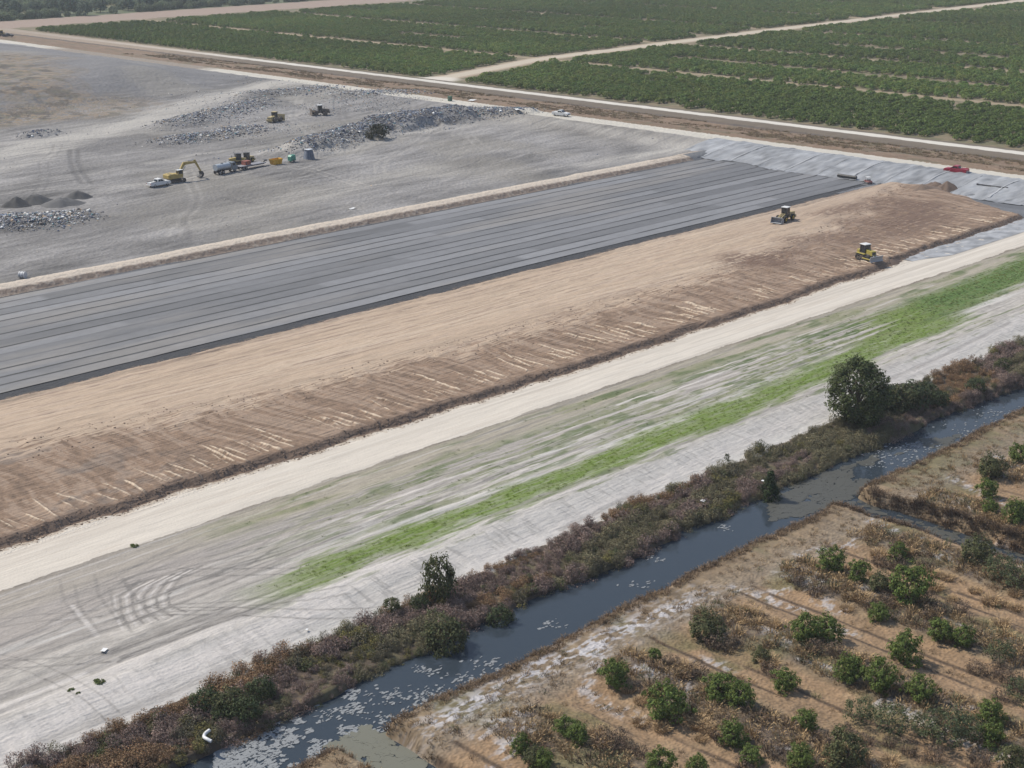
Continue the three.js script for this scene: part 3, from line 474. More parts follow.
function crown(seed, rx, ry, rz, cy, clumps, per, size, base, opt = {}) {
  const r = rng(seed), L = [];
  for (let i = 0; i < clumps; i++) {
    const t = r() * 2 * Math.PI, y = opt.cone ? r() * 2 - 1 : (opt.full ? r() * 2 - 1 : Math.pow(r(), 0.75) * 1.75 - 0.75), q = Math.sqrt(Math.max(0, 1 - y * y)) * (opt.cone ? (1 - y) * 0.75 : 1), k = opt.shell ? 0.84 + 0.2 * r() : 0.62 + 0.42 * r();
    const lump = (opt.ragged ? 0.45 : 0.8) + (opt.ragged ? 1.0 : 0.4) * vn(Math.cos(t) * 1.7 + seed, y * 2 + Math.sin(t) * 1.7);
    const cx = Math.cos(t) * q * rx * k * lump, cz = Math.sin(t) * q * rz * k * lump, yy = cy + y * ry * (0.75 + 0.25 * k) * (opt.cone ? 1 : lump), cr = (opt.clump ?? 0.3) * (0.6 + 0.7 * r());
    for (let j = 0; j < per; j++) { const a = r() * 2 * Math.PI, c = r() * 2 - 1, s = Math.sqrt(1 - c * c), d = cr * Math.cbrt(r()), X = Math.cos(a) * s, Z = Math.sin(a) * s; L.push([cx + X * d, yy + c * d * 0.8, cz + Z * d, X * 0.7 + cx / rx * 0.5, c * 0.6 + 0.55, Z * 0.7 + cz / rz * 0.5]); }
  }
  return leafCloud(r, L, size, 1.1, base, opt.spread ?? 0.7);
}
function limbs(seed, h, r0, n, reach) { // tapered trunk with limbs, one geometry
  const r = rng(seed), gs = [];
  const limb = (p, q, ra, rb) => { const d = q.clone().sub(p), g = new THREE.CylinderGeometry(rb, ra, d.length(), 6, 1); g.translate(0, d.length() / 2, 0); g.applyQuaternion(new THREE.Quaternion().setFromUnitVectors(upV, d.normalize())); g.translate(p.x, p.y, p.z); gs.push(g); };
  const top0 = new THREE.Vector3((r() - 0.5) * 0.2 * h, h * 0.4, (r() - 0.5) * 0.2 * h); limb(new THREE.Vector3(0, -0.15, 0), top0, r0, r0 * 0.7);
  for (let i = 0; i < n; i++) { const t = i / n * 6.28 + r(), e = new THREE.Vector3(Math.cos(t) * reach * (0.5 + 0.5 * r()), h * (0.65 + 0.3 * r()), Math.sin(t) * reach * (0.5 + 0.5 * r())), m = top0.clone().lerp(e, 0.5).add(new THREE.Vector3(0, 0.05 * h, 0)); limb(top0, m, r0 * 0.55, r0 * 0.38); limb(m, e, r0 * 0.38, r0 * 0.12); const f = e.clone().add(new THREE.Vector3((r() - 0.5) * reach * 0.6, h * 0.12, (r() - 0.5) * reach * 0.6)); limb(m, f, r0 * 0.28, r0 * 0.08); }
  return mergeGeometries(gs);
}
const leafMat = new THREE.MeshPhysicalMaterial({ vertexColors: true, roughness: 0.75, side: THREE.DoubleSide, transmission: 0.4, thickness: 0, specularIntensity: 0.2 });
const dryMat = new THREE.MeshStandardMaterial({ vertexColors: true, roughness: 0.95, side: THREE.DoubleSide });
const barkMat = mat(0.10, 0.078, 0.058, 0.95);
function plant(name, label, category, group, kind, p, scale, turn, sy = 1) {
  const g = thing(name, label, category, group);
  if (kind.trunk) part('trunk', kind.trunk, barkMat, g);
  part(kind.part ?? 'crown', kind.crown, kind.mat ?? leafMat, g);
  g.position.set(p.a, p.h - 0.03, -p.b); g.scale.set(scale, scale * sy, scale); g.rotation.y = turn; return g;
}
const LG = [0.085, 0.135, 0.028], DG = [0.040, 0.070, 0.020], MG = [0.060, 0.100, 0.030];
// far grove: dense citrus
{
  const r = rng(3), kinds = [0, 1, 2, 3].map((i) => ({ trunk: limbs(200 + i, 1.6, 0.1, 4, 0.8), crown: crown(100 + i, 1.6, 0.85, 1.6, 0.98, 74, 7, 0.25, [0.140, 0.205, 0.052], { clump: 0.36, spread: 0.8, shell: true }) }));
  const view = (a, b) => { const x = a * camX.x - b * camX.z, y = a * camY.x - b * camY.z + (2 - CAM_H) * camY.y, z = a * fwdV.x - b * fwdV.z + (2 - CAM_H) * fwdV.y; if (z < 50) return null; return [512 + FOCAL * (x + (2 - CAM_H) * camX.y) / z, 384 - FOCAL * y / z, z]; };
  const T = [];
  for (let b = 80; b < 548; b += 3.9) for (let a = 273.0; a < 740; a += 2.45) {
    const jb = b + (r() - 0.5) * 0.6, ja = a + (r() - 0.5) * 0.6, gap = r(), sc = r(), tn = r() * 6.28, kd = Math.floor(r() * 4);
    if (BREAKS.some((c) => ja > c - 7.5 && ja < c + 2.2 && r() > 0.06) || HALF.some((c) => ja > c - 8 && ja < c + 1.5 && fbm(jb * 0.03, c, 2) > 0.6) || (jb > diagB(ja) - 10.5 && jb < diagB(ja) + 5)) continue;
    if (gap < 0.025 + 0.16 * ss(0.66, 0.78, fbm(ja * 0.03, jb * 0.03, 3))) continue;
    
    const s = view(ja, jb); if (!s || s[0] < -25 || s[0] > 1049 || s[1] < -40) continue;
    T.push({ a: ja, b: jb, z: s[2], on: s[0] > 2 && s[0] < 1022 && s[1] > 2, s: (0.58 + 0.26 * sc) * (0.9 + 0.3 * fbm(ja * 0.05, jb * 0.05, 2)), t: tn, k: kd });
  }
  T.sort((p, q) => (q.on - p.on) || p.z - q.z);
  T.slice(0, 300).forEach((t) => plant('citrus_tree', 'round dark green citrus tree in the front rows along the white grove road', 'tree', 'citrus trees of the dense far grove', kinds[t.k], { a: t.a, b: t.b, h: hfun(t.a, t.b) }, t.s, t.t));
  const m = new THREE.Matrix4(), q = new THREE.Quaternion(), c = new THREE.Color();
  kinds.forEach((kd, k) => {
    const L = T.slice(300).filter((t) => t.k === k), o = new THREE.InstancedMesh(kd.crown, leafMat, L.length);
    L.forEach((t, i) => { const kk = 0.72 + 0.7 * fbm(t.a * 0.02, t.b * 0.02 + 7, 2); o.setMatrixAt(i, m.compose(new THREE.Vector3(t.a, hfun(t.a, t.b) - 0.05, -t.b), q.setFromAxisAngle(upV, t.t), new THREE.Vector3(t.s, t.s, t.s))); o.setColorAt(i, c.setRGB(kk * (0.9 + 0.25 * TAB[i & 65535]), kk, kk)); });
    top(o, 'citrus_grove', 'dense dark green citrus grove stretching to the back road', 'trees', null, 'stuff');
  });
  console.log('grove trees', T.length);
}
// wood beyond the back road
{
  const r = rng(9), kinds = [0, 1, 2].map((i) => ({ trunk: limbs(300 + i, 5, 0.2, 5, 1.6), crown: crown(310 + i, 2.9, 2.6, 2.9, 3.3, 90, 7, 0.5, [0.12, 0.165, 0.115], { clump: 0.9, shell: true }) }));
  const m = new THREE.Matrix4(), q = new THREE.Quaternion(), c = new THREE.Color(), N = [[], [], []];
  for (let i = 0; i < 3000; i++) { const a = 255 + r() * 330, b = 606 + Math.pow(r(), 1.3) * 190; const p = [a, b, 0.25 + 0.5 * r() * (0.5 + fbm(a * 0.03, b * 0.03, 2)), r() * 6.28]; if (fbm(a * 0.02, b * 0.04, 2) > 0.34) N[i % 3].push(p); }
  N.forEach((L, k) => { const o = new THREE.InstancedMesh(kinds[k].crown, leafMat, L.length); L.forEach(([a, b, s, t], i) => { o.setMatrixAt(i, m.compose(new THREE.Vector3(a, -0.3, -b), q.setFromAxisAngle(upV, t), new THREE.Vector3(s, s, s))); const w = 0.9 + 0.7 * TAB[i * 7 & 65535]; o.setColorAt(i, c.setRGB(w * 1.25, w * 1.15, w)); }); top(o, 'scrub_wood', 'low green scrub wood beyond the pinkish back road', 'trees', null, 'stuff'); });
  for (const [u, v, s] of [[14, 17, 1.1], [36, 14, 0.9], [56, 13, 1.15], [70, 15, 1.3], [86, 16, 1.0], [100, 13, 1.05], [128, 11, 1.0], [147, 9, 1.15], [163, 8, 1.3], [180, 8, 1.0], [196, 7, 1.1], [214, 5, 0.9], [233, 5, 0.8], [8, 15, 1.2]]) {
    const p = P(u, v, 0); plant('wood_tree', 'larger dark tree standing out of the scrub wood beyond the back road', 'tree', 'dark trees of the far wood', kinds[Math.floor(r() * 3)], { a: p.a, b: p.b, h: 0 }, s, r() * 6.28);
  }
}
// young grove beside the canal
const ORD = ['first', 'second', 'third', 'fourth', 'fifth', 'sixth', 'seventh', 'eighth', 'ninth', 'tenth', 'eleventh', 'twelfth', 'thirteenth', 'fourteenth', 'fifteenth', 'sixteenth', 'seventeenth', 'eighteenth', 'nineteenth', 'twentieth'];
function rowNames(pts) { // which one: counted from the canal along its planting row, rows counted from the side ditch
  const key = (p) => (p.a < 99 ? -1 - Math.max(0, Math.round((93.5 - p.a) / 9.8)) : 1 + Math.max(0, Math.round((p.a - 103.3) / 9.8)));
  return pts.map((p) => { const k = key(p), n = pts.filter((q) => key(q) === k && q.b > p.b).length; return `${ORD[n] ?? 'last'} from the canal, ${ORD[Math.abs(k) - 1]} row ${k < 0 ? 'before' : 'beyond'} the side ditch`; });
}
const youngKinds = [0, 1, 2, 3, 4].map((i) => ({ trunk: limbs(400 + i, 1.2, 0.05, 5, 0.5), crown: crown(410 + i, 0.85, 0.68, 0.85, 0.72, 120, 26, 0.062, i === 4 ? [0.120, 0.132, 0.060] : [0.125, 0.175, 0.045], { clump: 0.2, spread: 1.0, full: true, ragged: true }) }));
const thinKinds = [0, 1].map((i) => ({ trunk: limbs(430 + i, 1.55, 0.05, 7, 0.8), crown: crown(440 + i, 1.15, 0.8, 1.15, 1.0, 90, 14, 0.07, [0.105, 0.13, 0.065], { clump: 0.28, spread: 0.9 }) }));
{
  const r = rng(31);
  // [pixel of the foot, width in px]
  const spots = [[614, 686, 27], [566, 733, 22], [578, 742, 22], [520, 752, 18], [535, 765, 20], [543, 768, 20], [667, 716, 38], [718, 696, 30], [740, 704, 26], [706, 638, 30], [655, 660, 13], [660, 772, 26], [732, 745, 26], [751, 762, 22], [761, 660, 15], [806, 728, 22], [832, 570, 24], [858, 580, 20], [908, 600, 36], [880, 590, 20], [878, 620, 19], [804, 640, 26], [826, 640, 28], [897, 559, 18], [990, 478, 22], [987, 498, 19], [990, 512, 15], [1016, 522, 22], [1018, 462, 18], [976, 560, 26], [940, 640, 24], [962, 645, 20], [990, 722, 24], [992, 745, 22], [845, 765, 34], [800, 768, 24], [880, 690, 30], [850, 680, 26], [905, 662, 30], [1012, 768, 24], [785, 690, 24], [920, 700, 26], [698, 772, 20]];
  const inRows = spots.map(([u, v, w]) => ({ p: P(u, v), w })), names = rowNames(inRows.map((o) => o.p));
  inRows.forEach(({ p, w }, i) => { const d = Math.hypot(p.a, p.b, CAM_H), s = w / FOCAL * d / 1.7 * 1.05; plant('young_citrus', (s > 1 ? 'larger' : 'small') + ' green young citrus, ' + names[i], 'tree', 'young citrus trees by the canal', youngKinds[i % 5], p, s, r() * 6.28, 0.9 + 0.3 * r()); });
  [[1000, 580, 30], [1018, 588, 26], [890, 732, 34], [945, 742, 40], [968, 740, 30], [1000, 660, 24], [925, 738, 30], [1020, 700, 26], [860, 722, 30]].forEach(([u, v, w], i, all) => { const p = P(u, v), d = Math.hypot(p.a, p.b, CAM_H), nm = rowNames(all.map(([x, y]) => P(x, y)))[i]; plant('sparse_citrus', 'sparse grey citrus, ' + nm, 'tree', 'sparse citrus trees', thinKinds[i % 2], p, w / FOCAL * d / 2.2, r() * 6.28); });
}
function twigs(seed, n, h, spread, w, base, lean = 0.5) { // upright dry stems and blades fanning from one root
  const r = rng(seed), pos = [], cl = [];
  for (let i = 0; i < n; i++) {
    const t = r() * 6.28, d = Math.sqrt(r()) * spread, x = Math.cos(t) * d * 0.7, z = Math.sin(t) * d * 0.7, hh = h * (0.45 + 0.65 * r()) * (1 - 0.45 * d / spread), l = lean * (0.3 + r()), tx = x + Math.cos(t) * l * hh, tz = z + Math.sin(t) * l * hh, k = 0.6 + 0.8 * r(), o = r() * 6.28, wx = Math.cos(o) * w, wz = Math.sin(o) * w;
    const mx = (x + tx) / 2 + (r() - 0.5) * 0.1 * h, mz = (z + tz) / 2 + (r() - 0.5) * 0.1 * h;
    pos.push(x - wx, -0.05, z - wz, x + wx, -0.05, z + wz, mx, hh * 0.7, mz, mx - wx, hh * 0.6, mz - wz, mx + wx, hh * 0.6, mz + wz, tx, hh * (0.9 - 0.25 * lean * r()), tz);
    for (let j = 0; j < 6; j++) cl.push(base[0] * k, base[1] * k, base[2] * k);
  }
  const g = new THREE.BufferGeometry(); g.setAttribute('position', new THREE.Float32BufferAttribute(pos, 3)); g.setAttribute('color', new THREE.Float32BufferAttribute(cl, 3)); g.computeVertexNormals(); return g;
}
const strawKinds = [0, 1, 2].map((i) => ({ part: 'blades', mat: dryMat, crown: twigs(500 + i, 240, 0.62, 0.55, 0.022, [0.33, 0.225, 0.12], 0.9) }));
const brushKinds = [0, 1, 2].map((i) => ({ part: 'stems', mat: dryMat, crown: mergeGeometries([twigs(520 + i, 150, 0.9, 0.6, 0.014, [0.115, 0.08, 0.062], 0.5), crown(530 + i, 0.6, 0.45, 0.6, 0.42, 36, 6, 0.05, [0.115, 0.084, 0.056], { clump: 0.2 })]) }));
{
  const r = rng(41);
  const straw = [[627, 690], [640, 702], [596, 735], [652, 694], [700, 725], [690, 718], [770, 662], [745, 612], [760, 622], [772, 626], [742, 622], [848, 610], [862, 600], [935, 590], [946, 580], [955, 600], [975, 592], [990, 604], [1005, 606], [1015, 596], [940, 576], [930, 575], [868, 575], [845, 570], [688, 672], [860, 760], [890, 765], [848, 748], [700, 740], [905, 555], [880, 556], [705, 728], [715, 732], [600, 745], [960, 700], [970, 716], [1000, 625], [1018, 610], [660, 730], [640, 725]];
  const sp = straw.map(([u, v]) => P(u + (r() - 0.5) * 4, v + (r() - 0.5) * 3)), sn = rowNames(sp);
  sp.forEach((p, i) => plant('straw_tussock', 'tan straw tussock, ' + sn[i], 'dry grass', 'straw tussocks of the young grove', strawKinds[i % 3], p, 0.8 + 0.7 * r(), r() * 6.28));
  const brush = [[604, 742], [612, 750], [620, 742], [630, 752], [640, 758], [655, 768], [715, 648], [728, 650], [738, 646], [676, 666], [690, 676], [700, 676], [668, 664], [726, 690], [690, 712], [765, 670], [775, 676], [800, 588], [815, 594], [795, 582], [925, 606], [940, 612], [930, 618], [820, 740], [835, 752], [862, 745], [845, 738], [745, 770], [722, 742], [815, 650], [835, 655], [925, 566], [1000, 668], [990, 676], [1008, 680], [975, 672], [896, 570], [880, 566], [655, 690], [675, 722], [870, 610], [885, 606], [960, 612], [1000, 700], [1015, 690], [890, 745], [910, 752], [935, 760], [980, 764], [775, 755]];
  const bp = brush.map(([u, v]) => P(u + (r() - 0.5) * 4, v + (r() - 0.5) * 3)), bn = rowNames(bp);
  bp.forEach((p, i) => plant('dead_bush', 'dark dead bush, ' + bn[i], 'bush', 'dead bushes of the young grove', brushKinds[i % 3], p, 0.8 + 0.6 * r(), r() * 6.28));
}
// instanced ground cover
function cover(name, label, geo, material, list, category = 'grass') {
  const o = new THREE.InstancedMesh(geo, material, list.length), m = new THREE.Matrix4(), q = new THREE.Quaternion(), c = new THREE.Color();
  list.forEach(([a, h, b, s, t, sy, cr, cg, cb], i) => { o.setMatrixAt(i, m.compose(new THREE.Vector3(a, h, -b), q.setFromAxisAngle(upV, t), new THREE.Vector3(s, s * sy, s))); o.setColorAt(i, c.setRGB(cr, cg, cb)); });
  return top(o, name, label, category, null, 'stuff');
}
{
  const r = rng(51), white = [1, 1, 1];
  const scrub = [0, 1, 2].map((i) => mergeGeometries([twigs(540 + i, 110, 0.95, 0.55, 0.016, white, 0.45), crown(550 + i, 0.55, 0.42, 0.55, 0.5, 34, 8, 0.05, white, { clump: 0.22, spread: 0.8 })]));
  const lists = [[], [], []];
  for (let i = 0; i < 6400; i++) {
    const a = 28 + r() * 175, b0 = bankFar(a) - 0.75, b1 = 73.9 + (fbm(a * 0.35, 25.9, 3) - 0.5) * 1.6, b = b0 + (b1 - b0) * r();
    const z = fbm(a * 0.09, b * 0.3, 3), y = fbm(a * 0.4 + 7, b * 0.5, 2), e = r();
    let c = [0.195, 0.146, 0.122]; if (z > 0.60) c = [0.215, 0.140, 0.076]; else if (z < 0.43) c = [0.150, 0.138, 0.078]; if (y > 0.68) c = e < 0.4 ? [0.15, 0.138, 0.045] : [0.11, 0.102, 0.065]; if (e > 0.96) c = [0.075, 0.092, 0.036];
    const k = 0.75 + 0.5 * r(); lists[i % 3].push([a, hfun(a, b) - 0.05, b, (0.46 + 0.5 * r()) * (0.45 + 1.0 * fbm(a * 0.25, b * 0.5 + 3, 2)), r() * 6.28, 0.7 + 0.5 * r(), c[0] * k, c[1] * k, c[2] * k]);
  }
  lists.forEach((L, i) => cover('bank_scrub', 'dense purple brown and olive scrub along the canal bank', scrub[i], dryMat, L, 'scrub'));
  const tuft = [0, 1].map((i) => twigs(560 + i, 34, 0.30, 0.24, 0.018, white, 0.8)), dry = [[], []];
  for (let i = 0; i < 26000; i++) { // dry grass over the grove floor
    const a = 36 + r() * 110, b = 24 + r() * 37.4, k = Math.cos((a - 64.1) / 9.8 * 2 * Math.PI), row = ss(58, 56, b), n = fbm(a * 0.5, b * 0.5, 3);
    const u = ditchMask(a, b); if (u > 0.6 || r() > (0.30 - 0.24 * row + 0.75 * row * ss(0.0, 0.5, k)) * (0.4 + 1.2 * ss(0.4, 0.62, n)) + u * 0.6) continue;
    const w = 0.75 + 0.5 * r(), tone = r(), c = tone < 0.6 ? [0.245, 0.165, 0.085] : tone < 0.9 ? [0.175, 0.115, 0.066] : [0.085, 0.092, 0.036]; dry[i & 1].push([a, hfun(a, b) - 0.02, b, 0.5 + 0.9 * r() * (0.5 + n), r() * 6.28, 0.7 + 0.5 * r(), c[0] * w, c[1] * w, c[2] * w]);
  }
  for (let i = 0; i < 3800; i++) { const a = 30 + r() * 170, b = bankNear(a) - 0.9 + r() * 1.7, w = 0.7 + 0.5 * r(); if (ditchMask(a, b) > 0.5) continue; dry[i & 1].push([a, hfun(a, b) - 0.02, b, 0.8 + 1.0 * r(), r() * 6.28, 0.9, 0.19 * w, 0.13 * w, 0.08 * w]); }
  for (let i = 0; i < 2600; i++) { const b = 24 + r() * 37, e = 1.2 + r() * 1.3, a = r() < 0.7 ? 99.2 + (r() < 0.6 ? e : -e) : 46.9 + (r() < 0.5 ? 0.5 : -0.5) * (1.6 + r() * 1.4), w = 0.6 + 0.5 * r(); dry[i & 1].push([a, hfun(a, b) - 0.02, b, 0.9 + 1.2 * r(), r() * 6.28, 1, 0.15 * w, 0.10 * w, 0.065 * w]); }
  for (let i = 0; i < 9000; i++) { // fallen straw along the tree rows
    const a = 40 + r() * 105, b = 24 + r() * 33, k = Math.cos((a - 64.1) / 9.8 * 2 * Math.PI); if (k < 0.25 + 0.45 * r() || ditchMask(a, b) > 0.3) continue;
    const w = 0.7 + 0.6 * r(), t = r(), c = t < 0.76 ? [0.285, 0.195, 0.10] : t < 0.9 ? [0.125, 0.084, 0.056] : [0.09, 0.092, 0.045]; dry[i & 1].push([a, hfun(a, b) - 0.02, b, 1.3 + 1.5 * r(), r() * 6.28, 0.8 + 0.5 * r(), c[0] * w, c[1] * w, c[2] * w]);
  }
  dry.forEach((L, i) => cover('dry_grass', 'dry brown grass over the grove floor and canal banks', tuft[i], dryMat, L));
  const green = [[], []]; // grass on the verge
  for (let i = 0; i < 90000; i++) { const a = 44 + r() * 155, b = 77.5 + r() * 18, [g, d] = GREEN(a, b), dens = Math.max(g * 0.9, d * 0.35); if (r() > dens * dens * 0.36) continue; const w = 0.8 + 0.5 * r(), lush = g > d; green[i & 1].push([a, hfun(a, b) - 0.02, b, (lush ? 0.35 : 0.4) + 0.35 * r(), r() * 6.28, 0.8, (lush ? 0.14 : 0.10) * w, (lush ? 0.185 - 0.05 * ss(148, 158, a) : 0.122) * w, (lush ? 0.02 : 0.045) * w]); }
  green.forEach((L, i) => cover('verge_grass', 'bright green grass streaks on the grey sand verge', tuft[i], leafMat, L));
  const bank = [[], []]; // dry weeds of the far brown bank
  for (let i = 0; i < 9000; i++) { const a = 242 + r() * 20, b = 100 + r() * 330, n = fbm(a * 0.3, b * 0.1, 2); if (n < 0.42) continue; const w = 0.7 + 0.6 * r(); bank[i & 1].push([a, hfun(a, b) - 0.02, b, 1.0 + 1.4 * r(), r() * 6.28, 0.8, 0.165 * w, (0.115 + 0.02 * r()) * w, 0.07 * w]); }
  bank.forEach((L, i) => cover('bank_weeds', 'brown dry weeds on the bank between track and white grove road', tuft[i], dryMat, L));
  const clod = [0, 1].map((i) => { const g = new THREE.IcosahedronGeometry(0.5, 1), p = g.attributes.position; for (let k = 0; k < p.count; k++) { const x = p.getX(k), y = p.getY(k), z = p.getZ(k), s = 0.65 + 0.7 * vn(x * 2.3 + i * 9 + 5, y * 2.3 + z * 3.1 + 5); p.setXYZ(k, x * s, y * s * 0.7, z * s); } g.computeVertexNormals(); return g; });
  const clods = [[], []]; // crumbs of soil along the edges of the sand layer
  for (let i = 0; i < 7000; i++) { const a = 30 + r() * 192, e = r(); let b; if (e < 0.45) b = soilFront(a) + (r() - 0.35) * 1.5; else if (e < 0.75) b = soilBack(a) + (r() - 0.6) * 1.2; else b = crest(a) + (r() - 0.5) * 7; if (a > soilEnd(b)) continue; const w = 0.7 + 0.6 * r(); clods[i & 1].push([a, hfun(a, b), b, 0.06 + 0.22 * r() * r(), r() * 6.28, 0.9, 0.16 * w, 0.112 * w, 0.082 * w]); }
  clods.forEach((L, i) => cover('soil_clods', 'brown soil clods along the edges of the sand layer', clod[i], mat(1, 1, 1, 1), L, 'clods'));
  // tipped waste
  const sheetG = new THREE.PlaneGeometry(1, 0.7, 3, 2); { const p = sheetG.attributes.position; for (let k = 0; k < p.count; k++) p.setZ(k, (vn(p.getX(k) * 3 + 4, p.getY(k) * 3 + 9) - 0.5) * 0.6); sheetG.rotateX(-1.1); sheetG.computeVertexNormals(); }
  const boxG = new RoundedBoxGeometry(0.8, 0.5, 0.55, 1, 0.06); boxG.rotateZ(0.35);
  const trashG = [clod[0], sheetG, boxG], trash = [[], [], []], pal = [[0.46, 0.46, 0.47], [0.34, 0.34, 0.36], [0.07, 0.07, 0.085], [0.045, 0.05, 0.065], [0.16, 0.17, 0.20], [0.10, 0.13, 0.20], [0.30, 0.27, 0.23], [0.62, 0.62, 0.6], [0.55, 0.53, 0.5], [0.4, 0.37, 0.33], [0.12, 0.10, 0.09], [0.10, 0.22, 0.25], [0.3, 0.3, 0.32], [0.35, 0.25, 0.16]];
  const drop = (a, b, big, dark) => { const i = Math.floor(r() * 3); let c = pal[Math.floor(r() * pal.length)]; if (dark > r()) c = pal[2 + Math.floor(r() * 4)]; const w = 0.8 + 0.4 * r(); trash[i].push([a, hfun(a, b) + 0.05, b, (0.16 + 0.75 * r() * r() * r()) * big, r() * 6.28, 0.7 + 0.5 * r(), c[0] * w, c[1] * w, c[2] * w]); };
  const ND = [3600, 3600, 2200, 2600, 2200, 1300, 1300, 2400, 160], DK = [0.5, 0.68, 0.45, 0.35, 0.3, 0.2, 0.2, 0.15, 0.9];
  HEAPS.forEach(([a0, b0, a1, b1, w], i) => { for (let k = 0; k < ND[i]; k++) { const t = r(), x = mix(a0, a1, t) + (r() + r() - 1) * w * 1.25, y = mix(b0, b1, t) + (r() + r() - 1) * w * 1.25; drop(x, y, 1.0, DK[i]); } });
  for (let k = 0; k < 12000; k++) { const t = r() * 1.02, p = P(165 + t * 340, mix(112, 103, t) + (r() + r() + r() - 1.5) * mix(42, 12, t)); if (p.a < 236 && r() < ss(-0.05, 0.25, t) && fbm(p.a * 0.06, p.b * 0.06, 2) > 0.36) drop(p.a, p.b, 0.6, 0.05); }
  for (let k = 0; k < 420; k++) { const p = P(r() * 720, 95 + r() * 190); if (p.b > 181 && p.a < 230) drop(p.a, p.b, 0.45, 0.1); }
  for (let k = 0; k < 160; k++) { const p = P(60 + r() * 200, 95 + r() * 45); if (p.b > 260 && p.a < 236) drop(p.a, p.b, 0.5, 0.2); }
  trash.forEach((L, i) => cover('tipped_waste', 'tipped rubbish in white, grey, blue and black heaps on the landfill', trashG[i], mat(1, 1, 1, 0.8, 0, { side: THREE.DoubleSide }), L, 'waste'));
}
// trees and shrubs of the canal bank
{
  const r = rng(61), at = (u, v) => P(u, v);
  const big = { trunk: limbs(600, 6, 0.26, 7, 1.8), crown: crown(601, 2.75, 3.1, 2.75, 3.9, 340, 34, 0.135, [0.080, 0.104, 0.040], { clump: 0.62, full: true, spread: 0.9 }) };
  plant('oak_tree', 'tall round dark green tree at the sand edge of the canal bank', 'tree', null, big, at(856, 428), 1, 0.4);
  const bushG = [0, 1, 2].map((i) => ({ trunk: limbs(620 + i, 1.8, 0.09, 5, 0.8), crown: crown(610 + i, 1.25, 1.1, 1.25, 1.1, 100, 18, 0.10, i === 1 ? [0.098, 0.112, 0.052] : [0.072, 0.096, 0.044], { clump: 0.38, spread: 0.9 }) }));
  [[884, 412, 1.25], [897, 413, 1.3], [912, 410, 1.25], [924, 405, 1.05], [873, 416, 1.0], [938, 408, 0.8], [868, 428, 0.9]].forEach(([u, v, s], i, all) => plant('bank_shrub', `${ORD[all.filter((q) => q[0] < u).length]} grey green shrub in the hedge, counted from the tall dark tree`, 'shrub', 'hedge of shrubs by the tall tree', bushG[i % 3], at(u, v), s, r() * 6.28));
  const cone = { trunk: limbs(630, 2.6, 0.09, 5, 0.6), crown: crown(631, 1.05, 1.75, 1.05, 1.75, 120, 20, 0.10, [0.036, 0.058, 0.022], { clump: 0.32, cone: true }) };
  plant('cone_shrub', 'dark upright cone shaped shrub overhanging the canal water', 'shrub', null, cone, at(769, 509), 1.0, 0);
  plant('willow_shrub', 'tall narrow olive shrub at the sand edge of the scrub', 'shrub', null, bushG[1], at(439, 602), 0.95, 1, 1.7);
  plant('overhanging_bush', 'broad olive bush leaning over dark canal water by pale scum', 'shrub', null, bushG[1], at(446, 652), 1.15, 2, 1.2);
  plant('small_dark_bush', 'low dark bush at the water edge opposite the grove headland', 'shrub', null, bushG[0], at(500, 632), 0.8, 3, 1.1);
  plant('sapling', 'thin lone sapling rising from the white sand edge', 'shrub', null, { trunk: limbs(640, 1.1, 0.03, 4, 0.2), crown: crown(641, 0.25, 0.5, 0.25, 0.75, 14, 10, 0.07, [0.06, 0.075, 0.03], { clump: 0.15 }) }, at(727, 466), 1, 0);
  [[207, 712, 0.75], [232, 716, 0.85], [246, 724, 0.8], [224, 722, 0.6], [392, 612, 0.5], [420, 610, 0.55], [262, 700, 0.7], [1002, 372, 0.7], [975, 395, 0.8]].forEach(([u, v, s], i, all) => plant('scrub_bush', `${ORD[all.filter((q) => q[0] < u).length]} low green bush in the bank scrub, counted from the white hose`, 'shrub', 'green bushes in the bank scrub', bushG[i % 3], at(u, v), s, r() * 6.28));
  const weed = { part: 'leaves', crown: crown(650, 0.5, 0.12, 0.3, 0.08, 26, 12, 0.07, [0.125, 0.165, 0.045], { clump: 0.15, shell: true }) };
  [[99, 682, 0.8], [71, 690, 0.5], [78, 693, 0.35], [134, 546, 0.7]].forEach(([u, v, s], i) => plant('green_weed', ['largest green weed clump on the grey sand', 'middle sized weed clump beside the smallest one on grey sand', 'smallest green weed clump on the grey sand', 'lone green weed clump at the edge of the pale haul road'][i], 'weed', 'weed clumps on the sand verge', weed, at(u, v), s, r() * 6.28));
}

// ---------------------------------------------------------------- machines, vehicles, small things
const steel = mat(0.045, 0.045, 0.05, 0.6, 0.3), tyre = mat(0.02, 0.02, 0.021, 0.9), rimM = mat(0.45, 0.45, 0.46, 0.4, 0.7), glass = mat(0.02, 0.025, 0.03, 0.08), yellow = mat(0.36, 0.265, 0.085, 0.65), dusty = mat(0.36, 0.29, 0.15, 0.8), whiteP = mat(0.6, 0.6, 0.59, 0.4), red = mat(0.26, 0.012, 0.035, 0.35), lampM = mat(0.75, 0.74, 0.7, 0.2), tailM = mat(0.4, 0.02, 0.02, 0.3), greyM = mat(0.25, 0.26, 0.28, 0.6), mudM = mat(0.12, 0.10, 0.085, 0.9), yellowR = mat(0.33, 0.27, 0.055, 0.5), wheelY = mat(0.5, 0.36, 0.05, 0.6);
const box = (w, h, d, x, y, z, r = 0.05) => { const g = new RoundedBoxGeometry(w, h, d, 1, Math.min(r, w * 0.4, h * 0.4, d * 0.4)); g.translate(x, y, z); return g; };
const cylZ = (r, w, x, y, z, n = 18) => { const g = new THREE.CylinderGeometry(r, r, w, n); g.rotateX(Math.PI / 2); g.translate(x, y, z); return g; };
